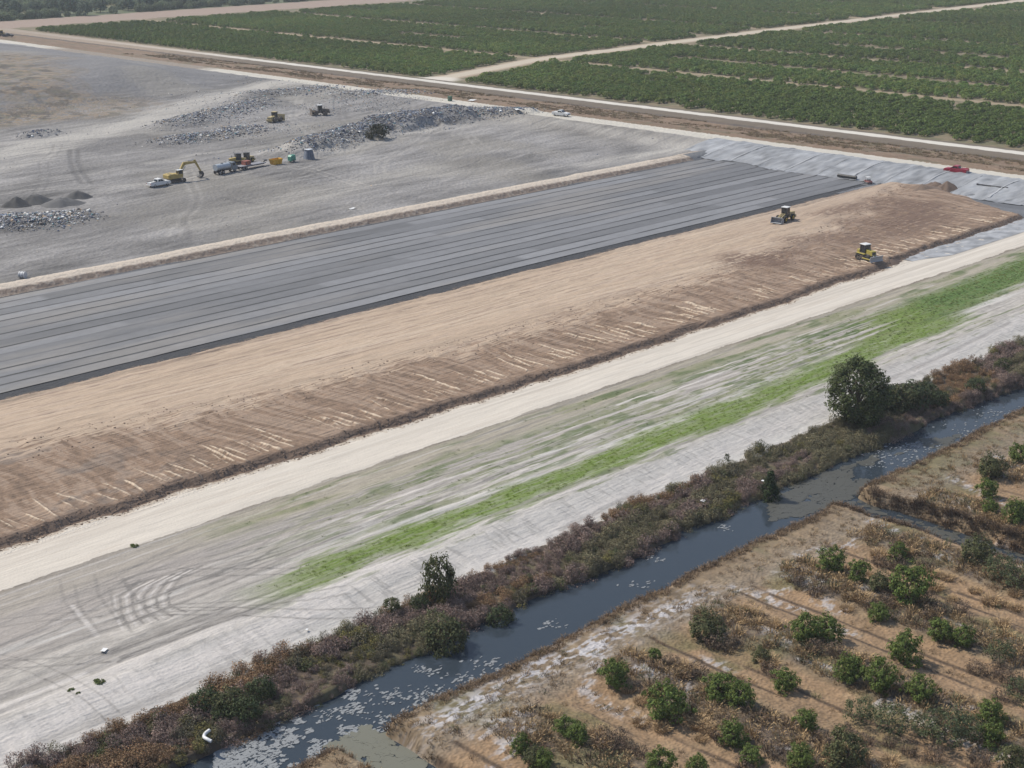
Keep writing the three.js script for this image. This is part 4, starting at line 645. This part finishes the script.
const cylX = (r, w, x, y, z, n = 18) => { const g = new THREE.CylinderGeometry(r, r, w, n); g.rotateZ(Math.PI / 2); g.translate(x, y, z); return g; };
const cylY = (r, w, x, y, z, n = 14) => { const g = new THREE.CylinderGeometry(r, r, w, n); g.translate(x, y, z); return g; };
const prof = (pts, w, z = 0, bev = 0.04) => { const g = new THREE.ExtrudeGeometry(new THREE.Shape(pts.map(([x, y]) => new THREE.Vector2(x, y))), { depth: w - 2 * bev, bevelEnabled: true, bevelThickness: bev, bevelSize: bev, bevelSegments: 2 }); g.translate(0, 0, z - w / 2 + bev); return g; };
const beam = (x0, y0, x1, y1, w0, w1, d, z = 0) => { const dx = x1 - x0, dy = y1 - y0, l = Math.hypot(dx, dy), nx = -dy / l, ny = dx / l; return prof([[x0 + nx * w0 / 2, y0 + ny * w0 / 2], [x0 - nx * w0 / 2, y0 - ny * w0 / 2], [x1 - nx * w1 / 2, y1 - ny * w1 / 2], [x1 + nx * w1 / 2, y1 + ny * w1 / 2]], d, z, 0.02); };
function wheel(g, r, w, x, z, tm = tyre, rm = rimM) { const t = part('wheel', cylZ(r * 0.5, w * 0.8, x, r, z), rm, g); part('tyre', (() => { const q = new THREE.TorusGeometry(r - w * 0.42, w * 0.46, 8, 22); q.scale(1, 1, 1.05); q.translate(x, r, z); return q; })(), tm, t); part('hub', cylZ(r * 0.2, w * 1.02, x, r, z), steel, t); return t; }
function place(g, u, v, heading, lift = 0, size = 1) { g.userData.metres = true; g.scale.setScalar(size); const p = P(u, v); g.position.set(p.a, p.h + lift, -p.b); g.rotation.y = heading * Math.PI / 180; return g; }
function pickup(label, paint, bedDark) {
  const g = thing('pickup_truck', label, 'pickup');
  part('body', [prof([[-2.85, 0.5], [-2.85, 1.12], [-0.75, 1.14], [-0.7, 1.16], [1.15, 1.16], [2.6, 1.02], [2.85, 0.86], [2.85, 0.5], [2.35, 0.42], [-2.4, 0.42]], 1.9, 0, 0.07)], paint, g);
  const cab = part('cab', prof([[-0.85, 1.1], [-0.62, 1.78], [0.35, 1.82], [1.25, 1.12]], 1.66, 0, 0.07), paint, g);
  part('windscreen', prof([[1.28, 1.16], [0.46, 1.76], [0.5, 1.78], [1.33, 1.18]], 1.46, 0, 0.01), glass, cab); part('rear_window', prof([[-0.86, 1.25], [-0.70, 1.68], [-0.74, 1.68], [-0.92, 1.25]], 1.3, 0, 0.01), glass, cab);
  for (const s of [-1, 1]) { part('side_window', [prof([[-0.68, 1.22], [-0.52, 1.68], [-0.05, 1.70], [-0.05, 1.2]], 0.03, s * 0.835, 0.004), prof([[0.05, 1.2], [0.05, 1.70], [0.34, 1.70], [0.98, 1.2]], 0.03, s * 0.835, 0.004)], glass, cab); part('mirror', box(0.12, 0.18, 0.22, 0.95, 1.28, s * 1.0), steel, cab); part('headlight', box(0.08, 0.2, 0.34, 2.86, 0.86, s * 0.7, 0.03), lampM, g); part('taillight', box(0.06, 0.3, 0.16, -2.91, 0.92, s * 0.84, 0.02), tailM, g); }
  part('bed', [box(1.75, 0.02, 1.5, -1.85, 1.18, 0, 0.005), box(1.9, 0.14, 0.08, -1.85, 1.25, 0.86), box(1.9, 0.14, 0.08, -1.85, 1.25, -0.86)], bedDark ? steel : paint, g);
  part('grille', box(0.06, 0.26, 0.9, 2.9, 0.82, 0, 0.02), steel, g); part('bumper', box(0.16, 0.2, 1.8, 2.95, 0.56, 0), rimM, g); part('bumper', box(0.14, 0.18, 1.8, -2.95, 0.6, 0), rimM, g);
  for (const x of [-1.75, 1.85]) for (const s of [-1, 1]) wheel(g, 0.4, 0.27, x, s * 0.84);
  return g;
}
function tracks(g, len, h, w, z) {
  for (const s of [-1, 1]) {
    const R = h / 2, L = len / 2 - R, t = part('track', (() => { const sh = new THREE.Shape(); sh.absarc(L, R, R, -Math.PI / 2, Math.PI / 2); sh.absarc(-L, R, R, Math.PI / 2, 3 * Math.PI / 2); sh.closePath(); const ho = new THREE.Path(); ho.absarc(L, R, R - 0.12, -Math.PI / 2, Math.PI / 2); ho.absarc(-L, R, R - 0.12, Math.PI / 2, 3 * Math.PI / 2); ho.closePath(); sh.holes.push(ho); const e = new THREE.ExtrudeGeometry(sh, { depth: w, bevelEnabled: false, curveSegments: 10 }); e.translate(0, 0, s * z - w / 2); return e; })(), steel, g);
    part('roller', [-1, -0.5, 0, 0.5, 1].map((k) => cylZ(Math.abs(k) === 1 ? R - 0.13 : R * 0.4, w * 0.6, k * L, Math.abs(k) === 1 ? R : R * 0.55, s * z, 14)), mudM, t);
    part('track_frame', box(len * 0.62, h * 0.3, w * 0.5, 0, R, s * z), mudM, t);
  }
}
function cabBox(g, x, y, z, w, h, d, roofM, frameM) { const c = part('cab', [box(w, 0.25, d, x, y + 0.12, z), ...[[-1, -1], [-1, 1], [1, -1], [1, 1]].map(([i, j]) => box(0.1, h, 0.1, x + i * (w / 2 - 0.05), y + h / 2, z + j * (d / 2 - 0.05), 0.02))], frameM, g); part('window', box(w - 0.06, h - 0.3, d - 0.06, x, y + h / 2 + 0.08, z, 0.03), glass, c); part('roof', box(w + 0.22, 0.16, d + 0.2, x, y + h + 0.05, z, 0.06), roofM, c); return c; }
function dozer(label, paint = yellow, roofM = whiteP) {
  const g = thing('bulldozer', label, 'bulldozer');
  tracks(g, 3.4, 0.95, 0.55, 0.95);
  part('hull', [box(2.6, 0.6, 1.3, 0.1, 0.95, 0)], mudM, g);
  const hood = part('hood', prof([[0.35, 1.1], [0.35, 1.98], [1.9, 1.82], [1.98, 1.1]], 1.05, 0, 0.06), paint, g); part('grille', box(0.06, 0.6, 0.85, 1.99, 1.42, 0, 0.02), steel, hood); part('exhaust', cylY(0.07, 0.75, 1.2, 2.2, 0.25), steel, hood);
  part('fender', [box(2.2, 0.14, 0.5, -0.55, 1.2, 0.88), box(2.2, 0.14, 0.5, -0.55, 1.2, -0.88)], paint, g); part('fuel_tank', box(0.7, 0.75, 1.5, -1.45, 1.45, 0, 0.08), paint, g);
  cabBox(g, -0.4, 1.15, 0, 1.35, 1.7, 1.4, roofM, steel);
  const arc = []; for (let i = 0; i <= 8; i++) { const t = -0.75 + i / 8 * 1.5; arc.push([2.6 + 0.75 - Math.cos(t) * 0.75 + 0.1, 0.62 + Math.sin(t) * 0.72]); } for (let i = 8; i >= 0; i--) { const t = -0.75 + i / 8 * 1.5; arc.push([2.52 + 0.75 - Math.cos(t) * 0.75, 0.62 + Math.sin(t) * 0.72]); }
  part('blade', prof(arc, 3.1, 0, 0.01), greyM, g); for (const s of [-1, 1]) part('push_arm', box(2.3, 0.22, 0.16, 1.5, 0.55, s * 1.34), paint, g); part('blade_ram', [beam(1.6, 1.35, 2.5, 0.95, 0.12, 0.12, 0.12, 0.35), beam(1.6, 1.35, 2.5, 0.95, 0.12, 0.12, 0.12, -0.35)], rimM, g);
  part('ripper', [box(0.5, 0.25, 1.3, -2.0, 0.85, 0), box(0.12, 0.7, 0.1, -2.2, 0.55, 0)], steel, g);
  return g;
}
function loader(label, paint = yellow, roofM = whiteP, steelWheels = false) {
  const g = thing(steelWheels ? 'landfill_compactor' : 'wheel_loader', label, steelWheels ? 'compactor' : 'loader');
  const r = steelWheels ? 0.82 : 0.75;
  for (const x of [-1.5, 1.5]) for (const s of [-1, 1]) {
    if (!steelWheels) wheel(g, r, 0.55, x, s * 1.0, tyre, wheelY);
    else { const w = part('wheel', cylZ(r - 0.1, 1.0, x, r, s * 0.95, 20), mudM, g), tips = []; for (let k = 0; k < 12; k++) for (const q of [-0.3, 0.3]) { const b = new THREE.BoxGeometry(0.16, 0.2, 0.2); b.translate(0, r - 0.1, 0); b.rotateZ(k / 12 * 6.283 + q); b.translate(x, r, s * 0.95 + q); tips.push(b); } part('cleats', tips, steel, w); }
  }
  const hood = part('engine_hood', prof([[-2.9, 0.85], [-2.95, 1.75], [-0.75, 1.95], [-0.75, 0.8]], 1.45, 0, 0.08), paint, g); part('grille', box(0.06, 0.6, 1.1, -2.98, 1.3, 0, 0.02), steel, hood); part('exhaust', cylY(0.07, 0.6, -1.6, 2.2, 0.3), steel, hood);
  part('counterweight', box(0.5, 0.6, 2.1, -2.95, 0.85, 0, 0.1), paint, g); part('chassis', [box(2.0, 0.45, 1.1, -1.2, 0.9, 0), box(2.2, 0.55, 0.9, 1.0, 0.95, 0)], mudM, g);
  cabBox(g, -0.05, 1.35, 0, 1.35, 1.75, 1.4, roofM, steel);
  if (steelWheels) { part('blade', prof([[2.75, 0.2], [2.95, 0.2], [2.85, 1.0], [3.0, 2.1], [2.8, 2.1], [2.7, 1.0]], 3.6, 0, 0.02), paint, g); for (const s of [-1, 1]) part('push_arm', box(1.8, 0.2, 0.16, 2.0, 0.7, s * 0.35), paint, g); }
  else { for (const s of [-1, 1]) part('lift_arm', [beam(0.9, 1.7, 2.2, 1.15, 0.32, 0.34, 0.16, s * 0.45), beam(2.2, 1.15, 3.0, 0.55, 0.34, 0.24, 0.16, s * 0.45)], paint, g); part('tilt_link', beam(1.0, 1.75, 2.8, 1.2, 0.2, 0.16, 0.16), paint, g);
    const bk = part('bucket', prof([[2.95, 0.2], [4.15, 0.15], [4.15, 0.2], [3.1, 0.32], [3.0, 0.75], [3.15, 1.2], [3.75, 1.4], [3.7, 1.46], [3.05, 1.28], [2.9, 0.75]], 2.7, 0, 0.01), greyM, g); for (const s of [-1, 1]) part('bucket_side', prof([[2.95, 0.22], [4.1, 0.18], [3.7, 1.4], [3.1, 1.24], [2.95, 0.75]], 0.05, s * 1.33, 0.008), greyM, bk); }
  return g;
}
function excavator(label) {
  const g = thing('excavator', label, 'excavator');
  tracks(g, 4.4, 0.95, 0.6, 1.2); part('undercarriage', [box(2.4, 0.5, 1.9, 0, 0.62, 0), cylY(0.9, 0.35, 0, 1.0, 0, 20)], mudM, g);
  const u = part('upper_body', [prof([[-2.6, 1.2], [-2.7, 1.5], [-2.65, 2.25], [-0.9, 2.35], [-0.9, 2.2], [1.3, 2.05], [1.4, 1.2]], 2.7, 0, 0.08)], yellow, g); part('counterweight', box(0.8, 1.05, 2.7, -2.6, 1.75, 0, 0.2), yellow, u); part('vent', box(1.0, 0.05, 1.6, -1.7, 2.36, 0.2, 0.02), steel, u);
  cabBox(g, 0.75, 1.6, 0.85, 1.5, 1.5, 0.95, whiteP, yellow);
  const bm = part('boom', [beam(1.0, 1.9, 3.0, 4.5, 0.5, 0.75, 0.42, -0.15), beam(2.95, 4.4, 6.6, 4.35, 0.75, 0.42, 0.42, -0.15)], yellow, g); part('boom_ram', [beam(1.5, 1.6, 3.1, 3.7, 0.16, 0.14, 0.16, 0.2), beam(1.5, 1.6, 3.1, 3.7, 0.16, 0.14, 0.16, -0.5)], rimM, bm);
  const sk = part('stick', beam(6.2, 4.9, 8.0, 1.7, 0.55, 0.3, 0.34, -0.15), yellow, g); part('stick_ram', beam(4.2, 4.9, 6.3, 4.95, 0.18, 0.14, 0.16, -0.15), rimM, sk);
  part('bucket', [prof([[7.75, 1.75], [8.25, 1.7], [8.5, 1.1], [8.35, 0.45], [7.75, 0.12], [7.1, 0.3], [7.15, 0.42], [7.7, 0.5], [7.95, 0.9]], 1.3, -0.15, 0.02)], steel, g);
  return g;
}
place(pickup('bright red pickup truck on the pale perimeter track above the slope liner', red, false), 956, 173, 95);
place(pickup('white pickup with dark bed parked behind the yellow excavator', whiteP, true), 159, 186, 5);
place(pickup('small white pickup on the pale track past the end of the waste heap', whiteP, false), 561, 116, -80);
place(pickup('dark pickup on pale ground at the far corner of the landfill', mat(0.03, 0.035, 0.05, 0.35), true), 8, 37, -20);
place(dozer('yellow bulldozer with white roof pushing soil on the brown slope', yellowR), 866, 260, -104);
place(loader('dusty yellow wheel loader with grey bucket crossing the tan sand deck', dusty), 785, 221, 186, 0, 0.95);
place(excavator('yellow excavator with arched boom parked on the grey landfill'), 176, 182, 3, 0, 0.95);
place(loader('dusty yellow steel wheeled compactor working on the tipped waste', dusty, dusty, true), 275, 122, 20);
place(loader('dark steel wheeled compactor with white cab roof on the waste', mudM, whiteP, true), 320, 115, 155);
place(dozer('yellow bulldozer with dark cab parked behind the flatbed trailer', yellow, steel), 237, 165, 165);
place(loader('dusty wheel loader parked against the yellow bulldozer behind the trailer', dusty, steel), 247, 163, 200, 0, 0.85);
place(dozer('small yellow bulldozer at the far corner of the landfill by dark pickup', yellow, yellow), 1, 36, 160);
{ // service truck with pale tank
  const g = thing('service_truck', 'dark service truck with pale tank parked beside the excavator bucket', 'truck');
  part('chassis', box(6.4, 0.25, 1.0, 0, 0.85, 0), steel, g); const c = part('cab', prof([[1.7, 0.75], [1.7, 2.45], [2.6, 2.5], [3.0, 1.7], [3.4, 1.55], [3.45, 0.7]], 2.1, 0, 0.08), mat(0.16, 0.18, 0.2, 0.5), g);
  part('windscreen', prof([[2.66, 2.4], [3.04, 1.72], [3.1, 1.74], [2.72, 2.42]], 1.8, 0, 0.01), glass, c); for (const s of [-1, 1]) part('side_window', box(0.75, 0.6, 0.03, 2.25, 2.05, s * 1.05, 0.01), glass, c);
  const t = part('tank', (() => { const q = cylX(0.95, 4.4, -0.9, 1.75, 0, 22); q.scale(1, 0.85, 1); q.translate(0, 0.28, 0); return q; })(), mat(0.36, 0.39, 0.42, 0.4), g); part('hatch', cylY(0.3, 0.2, -0.9, 2.6, 0), steel, t);
  for (const x of [-2.4, -1.3, 2.5]) for (const s of [-1, 1]) wheel(g, 0.5, 0.32, x, s * 0.9); place(g, 225, 173, 8);
}
{ // flatbed trailer
  const g = thing('flatbed_trailer', 'long dark flatbed trailer with red crate and pipe load on the landfill', 'trailer');
  part('deck', box(8.4, 0.2, 2.4, 0, 0.95, 0), mat(0.2, 0.2, 0.22, 0.7), g); part('beam', [box(8.0, 0.3, 0.14, 0, 0.72, 0.5), box(8.0, 0.3, 0.14, 0, 0.72, -0.5)], steel, g); part('gooseneck', prof([[3.6, 0.9], [4.2, 1.5], [5.2, 1.5], [5.2, 1.3], [4.3, 1.25], [3.9, 0.8]], 1.0, 0, 0.03), steel, g);
  for (const x of [-3.2, -2.3]) for (const s of [-1, 1]) wheel(g, 0.42, 0.28, x, s * 0.95); place(g, 251, 168, 6);
  const p = g.position, cr = thing('load_crate', 'rusty red crate riding on the flatbed trailer', 'crate'); part('box', box(1.8, 0.9, 1.6, 0, 0.45, 0), mat(0.3, 0.09, 0.06, 0.7), cr); part('lid', box(1.9, 0.1, 1.7, 0, 0.95, 0, 0.02), mat(0.22, 0.07, 0.05, 0.7), cr); part('batten', [box(0.1, 0.9, 0.06, -0.6, 0.45, 0.82, 0.01), box(0.1, 0.9, 0.06, 0.6, 0.45, 0.82, 0.01)], steel, cr); cr.position.set(p.x - 1, p.y + 1.05 / UNIT, p.z); cr.rotation.y = 0.1; cr.userData.metres = true;
}
{ const g = thing('yellow_skip', 'orange yellow waste skip with sloped ends on the landfill', 'skip'); // open skip
  part('shell', [prof([[-1.1, 0], [-1.6, 1.4], [-1.5, 1.4], [-1.03, 0.1], [1.03, 0.1], [1.5, 1.4], [1.6, 1.4], [1.1, 0]], 1.9, 0, 0.01)], mat(0.55, 0.30, 0.02, 0.6), g); for (const s of [-1, 1]) { part('side_panel', prof([[-1.1, 0.02], [-1.55, 1.38], [1.55, 1.38], [1.1, 0.02]], 0.06, s * 0.93, 0.01), mat(0.55, 0.30, 0.02, 0.6), g); part('rib', [box(0.08, 1.3, 0.06, -0.5, 0.7, s * 0.98, 0.01), box(0.08, 1.3, 0.06, 0.5, 0.7, s * 0.98, 0.01)], mat(0.5, 0.27, 0.02, 0.6), g); } place(g, 276, 164, 0); }
{ const g = thing('light_tower', 'green wheeled generator with raised lamp mast on the landfill', 'light tower');
  part('housing', prof([[-0.9, 0.4], [-0.9, 1.5], [-0.5, 1.8], [0.8, 1.8], [0.9, 0.4]], 1.2, 0, 0.05), mat(0.05, 0.24, 0.17, 0.5), g); part('mast', [cylY(0.06, 2.2, 0.1, 2.8, 0, 10)], rimM, g); part('lamp_bar', [box(0.1, 0.1, 1.1, 0.1, 3.9, 0, 0.02), box(0.2, 0.3, 0.3, 0.16, 3.9, 0.4), box(0.2, 0.3, 0.3, 0.16, 3.9, -0.4)], steel, g); part('drawbar', box(1.2, 0.1, 0.1, -1.4, 0.45, 0, 0.02), whiteP, g); for (const s of [-1, 1]) wheel(g, 0.35, 0.22, 0, s * 0.68); place(g, 292, 162, 10); }
{ const g = thing('hopper_hut', 'slate blue hut with sloping sides and pale top by the waste', 'hut');
  const body = new THREE.CylinderGeometry(1.05, 1.6, 2.5, 4); body.rotateY(Math.PI / 4); body.translate(0, 1.25, 0); part('walls', body, mat(0.12, 0.14, 0.18, 0.6), g); part('roof', box(1.75, 0.14, 1.75, 0, 2.56, 0), mat(0.5, 0.52, 0.55, 0.5), g); part('door', (() => { const b = box(0.8, 1.8, 0.06, 0, 0, 0, 0.01); b.rotateX(-0.16); b.translate(0, 1.05, 1.02); return b; })(), mat(0.09, 0.10, 0.13, 0.5), g); part('skid', [box(2.4, 0.12, 0.14, 0, 0.06, 0.9, 0.02), box(2.4, 0.12, 0.14, 0, 0.06, -0.9, 0.02)], steel, g); place(g, 309, 159, 10); }
{ const g = thing('utility_cart', 'small red and white utility cart on the end of the liner', 'cart');
  part('body', [prof([[-1.4, 0.4], [-1.4, 0.9], [0.1, 0.9], [0.1, 0.55], [0.6, 0.55], [0.8, 0.95], [1.4, 0.8], [1.4, 0.4]], 1.3, 0, 0.04)], mat(0.24, 0.10, 0.09, 0.6), g); part('roof', box(1.3, 0.08, 1.3, 0.15, 1.9, 0, 0.03), whiteP, g); part('roof_post', [[-0.45, -0.55], [-0.45, 0.55], [0.7, -0.55], [0.7, 0.55]].map(([x, z]) => box(0.05, 1.1, 0.05, x, 1.36, z, 0.01)), steel, g); part('seat', box(0.5, 0.5, 1.1, -0.2, 0.95, 0), steel, g); for (const x of [-0.95, 1.0]) for (const s of [-1, 1]) wheel(g, 0.32, 0.24, x, s * 0.6); place(g, 868, 184, 60, 0.12, 0.8); }
{ const g = thing('liner_roll', 'black rolled geomembrane lying on the grey liner near the cart', 'liner roll'); part('roll', cylX(0.42, 5.2, 0, 0.42, 0, 20), mat(0.012, 0.012, 0.014, 0.5), g); part('core', cylX(0.1, 5.5, 0, 0.42, 0, 10), greyM, g); place(g, 847, 179, -88, 0.15); }
{ const g = thing('waste_pipe', 'thin black pipe lying at the foot of the slope liner', 'pipe'); part('pipe', cylX(0.13, 7.5, 0, 0.13, 0, 12), mat(0.012, 0.012, 0.014, 0.5), g); for (const s of [-1, 1]) part('coupling', cylX(0.19, 0.35, s * 3.6, 0.15, 0, 12), steel, g); place(g, 992, 188, -86, 0.25); }
{ const g = thing('wrapped_bale', 'grey wrapped bale standing by the pale berm top', 'bale'); part('bale', (() => { const q = cylZ(0.62, 1.2, 0, 0.6, 0, 16); return q; })(), mat(0.42, 0.43, 0.45, 0.6), g); part('band', [cylZ(0.635, 0.06, 0, 0.6, 0.3, 16), cylZ(0.635, 0.06, 0, 0.6, -0.3, 16)], steel, g); place(g, 23, 278, 30); }
// heaps of soil and gravel
function mound(name, label, category, group, u, v, ra, rb, h, c, seed) {
  const n = 28, m = 12, pos = [], idx = []; for (let j = 0; j <= m; j++) for (let i = 0; i <= n; i++) { const t = i / n * 2 * Math.PI, q = j / m, e = 1 + 0.25 * (vn(Math.cos(t) * 2 + seed, Math.sin(t) * 2 + 9) - 0.5) * 2, x = Math.cos(t) * q * ra * e, z = Math.sin(t) * q * rb * e; pos.push(x, h * (1 - ss(0, 1, q) * 0.55 - 0.45 * q) * (0.85 + 0.5 * (fbm(x * 0.9 + seed, z * 0.9 + 30, 3) - 0.3)) - 0.25, z); }
  for (let j = 0; j < m; j++) for (let i = 0; i < n; i++) { const k = j * (n + 1) + i; idx.push(k, k + 1, k + n + 1, k + 1, k + n + 2, k + n + 1); }
  const g = new THREE.BufferGeometry(); g.setAttribute('position', new THREE.Float32BufferAttribute(pos, 3)); g.setIndex(idx); g.computeVertexNormals();
  const o = top(new THREE.Mesh(g, mat(...c, 0.95, 0, { side: THREE.DoubleSide })), name, label, category, group), p = P(u, v); o.position.set(p.a, p.h, -p.b); return o;
}
const gr = [0.066, 0.065, 0.066];
mound('gravel_pile', 'darkest gravel pile above the white and grey rubbish patch', 'gravel pile', 'row of gravel piles on the landfill', 17, 206, 3.2, 3.0, 1.9, [0.055, 0.054, 0.055], 1); mound('gravel_pile', 'steep grey gravel pile beside the darkest one', 'gravel pile', 'row of gravel piles on the landfill', 36, 202, 3.6, 3.2, 1.8, gr, 2);
mound('gravel_pile', 'broad low gravel pile between the steep grey pile and the small one', 'gravel pile', 'row of gravel piles on the landfill', 62, 204, 4.4, 3.6, 1.5, [0.095, 0.093, 0.094], 3); mound('gravel_pile', 'small dark gravel pile at the end of the row by the wheel tracks', 'gravel pile', 'row of gravel piles on the landfill', 78, 197, 2.8, 2.6, 1.6, gr, 4);
const sb = [0.12, 0.084, 0.064];
mound('soil_heap', 'brown soil heap at the end of the sand deck', 'soil heap', 'soil heaps at the end of the sand deck', 922, 188, 3.6, 2.4, 0.9, [0.15, 0.106, 0.078], 6); mound('soil_heap', 'tall dark brown soil heap beside the slope liner', 'soil heap', 'soil heaps at the end of the sand deck', 947, 190, 2.6, 2.4, 1.9, sb, 7); mound('soil_heap', 'low dark brown soil heap between the two others', 'soil heap', 'soil heaps at the end of the sand deck', 934, 188, 2.6, 2.6, 1.5, sb, 8); mound('soil_heap', 'fresh dark soil roll ahead of the bulldozer blade', 'soil heap', 'soil heaps at the end of the sand deck', 892, 259, 2.4, 1.3, 0.55, [0.10, 0.068, 0.052], 9);
// loose litter
function litter(label, u, v, w, d, turn, lift = 0.05) { const g = new THREE.PlaneGeometry(w, d, 8, 3), p = g.attributes.position; for (let k = 0; k < p.count; k++) p.setZ(k, Math.abs(vn(p.getX(k) * 2.2 + u, p.getY(k) * 2.2 + v)) * 0.16 + 0.03 * (p.getX(k) / w) ** 2); g.rotateX(-Math.PI / 2); g.computeVertexNormals(); const o = top(new THREE.Mesh(g, mat(0.6, 0.6, 0.6, 0.6, 0, { side: THREE.DoubleSide })), 'plastic_sheet', label, 'litter'), q = P(u, v); o.position.set(q.a, q.h + lift - 0.04, -q.b); o.rotation.y = turn; }
{ const pts = [[-0.55, 0.05, 0.25], [-0.4, 0.12, 0.0], [-0.1, 0.1, -0.22], [0.25, 0.1, -0.2], [0.55, 0.16, 0.05]].map((p) => new THREE.Vector3(...p)), g = new THREE.TubeGeometry(new THREE.CatmullRomCurve3(pts), 20, 0.11, 8), o = top(new THREE.Mesh(g, mat(0.6, 0.6, 0.6, 0.5)), 'plastic_hose', 'white curved plastic hose lying in the brown bank scrub', 'litter'), q = P(209, 748); o.position.set(q.a, q.h + 0.75, -q.b); o.rotation.y = 0.9; }
litter('crumpled white plastic sheet on the grey sand beside a dark track', 104, 651, 0.55, 0.35, 0.6); litter('white plastic scrap lying on the brown scrub near the cone shrub', 703, 509, 0.5, 0.35, 0.2, 0.7); litter('white plastic scrap floating on the canal by the cone shrub', 729, 541, 0.45, 0.35, 0.9, 0.75); litter('white bag in the pale scum at the canal bend', 296, 742, 0.3, 0.25, 0.3, 0.75); litter('white scrap at the end of the pale band by the road', 307, 631, 0.2, 0.16, 0.3); litter('white scrap in the scrub beside the tall dark tree', 762, 500, 0.35, 0.3, 0.3, 0.8); litter('large white sheet at the end of the dark waste heap', 517, 113, 2.6, 1.0, 1.1, 0.4); litter('white sheet on the pale track behind the dark waste heap', 472, 101, 2.4, 1.6, 0.4, 0.2); litter('pale sheet on the grey landfill beside the pale berm', 352, 209, 1.4, 0.6, 0.1);
{ const g = thing('green_cabinet', 'small dark green cabinet on the pale track behind the waste heap', 'cabinet'); part('cabinet', box(1.2, 1.5, 1.0, 0, 0.78, 0), mat(0.06, 0.13, 0.08, 0.6), g); part('roof', box(1.3, 0.08, 1.1, 0, 1.57, 0, 0.02), mat(0.09, 0.17, 0.11, 0.6), g); part('door', box(0.05, 1.2, 0.7, -0.61, 0.75, 0, 0.01), mat(0.05, 0.11, 0.07, 0.6), g); place(g, 450, 101, 0); }
{ const p = P(377, 131), kd = { part: 'branches', mat: leafMat, crown: mergeGeometries([crown(700, 2.2, 1.3, 1.8, 1.0, 70, 12, 0.22, [0.05, 0.055, 0.032], { clump: 0.6 })]) }; plant('brush_heap', 'dark heap of cut green brush tipped on the waste face', 'brush heap', null, kd, p, 1.1, 0); }

// ---------------------------------------------------------------- plan units to metres
for (const o of scene.children) {
  if (o.isLight || o.isCamera || o === sun.target) continue;
  o.position.multiplyScalar(UNIT);
  if (!o.userData.metres) o.scale.multiplyScalar(UNIT);
  delete o.userData.metres;
}
renderer.render(scene, camera);
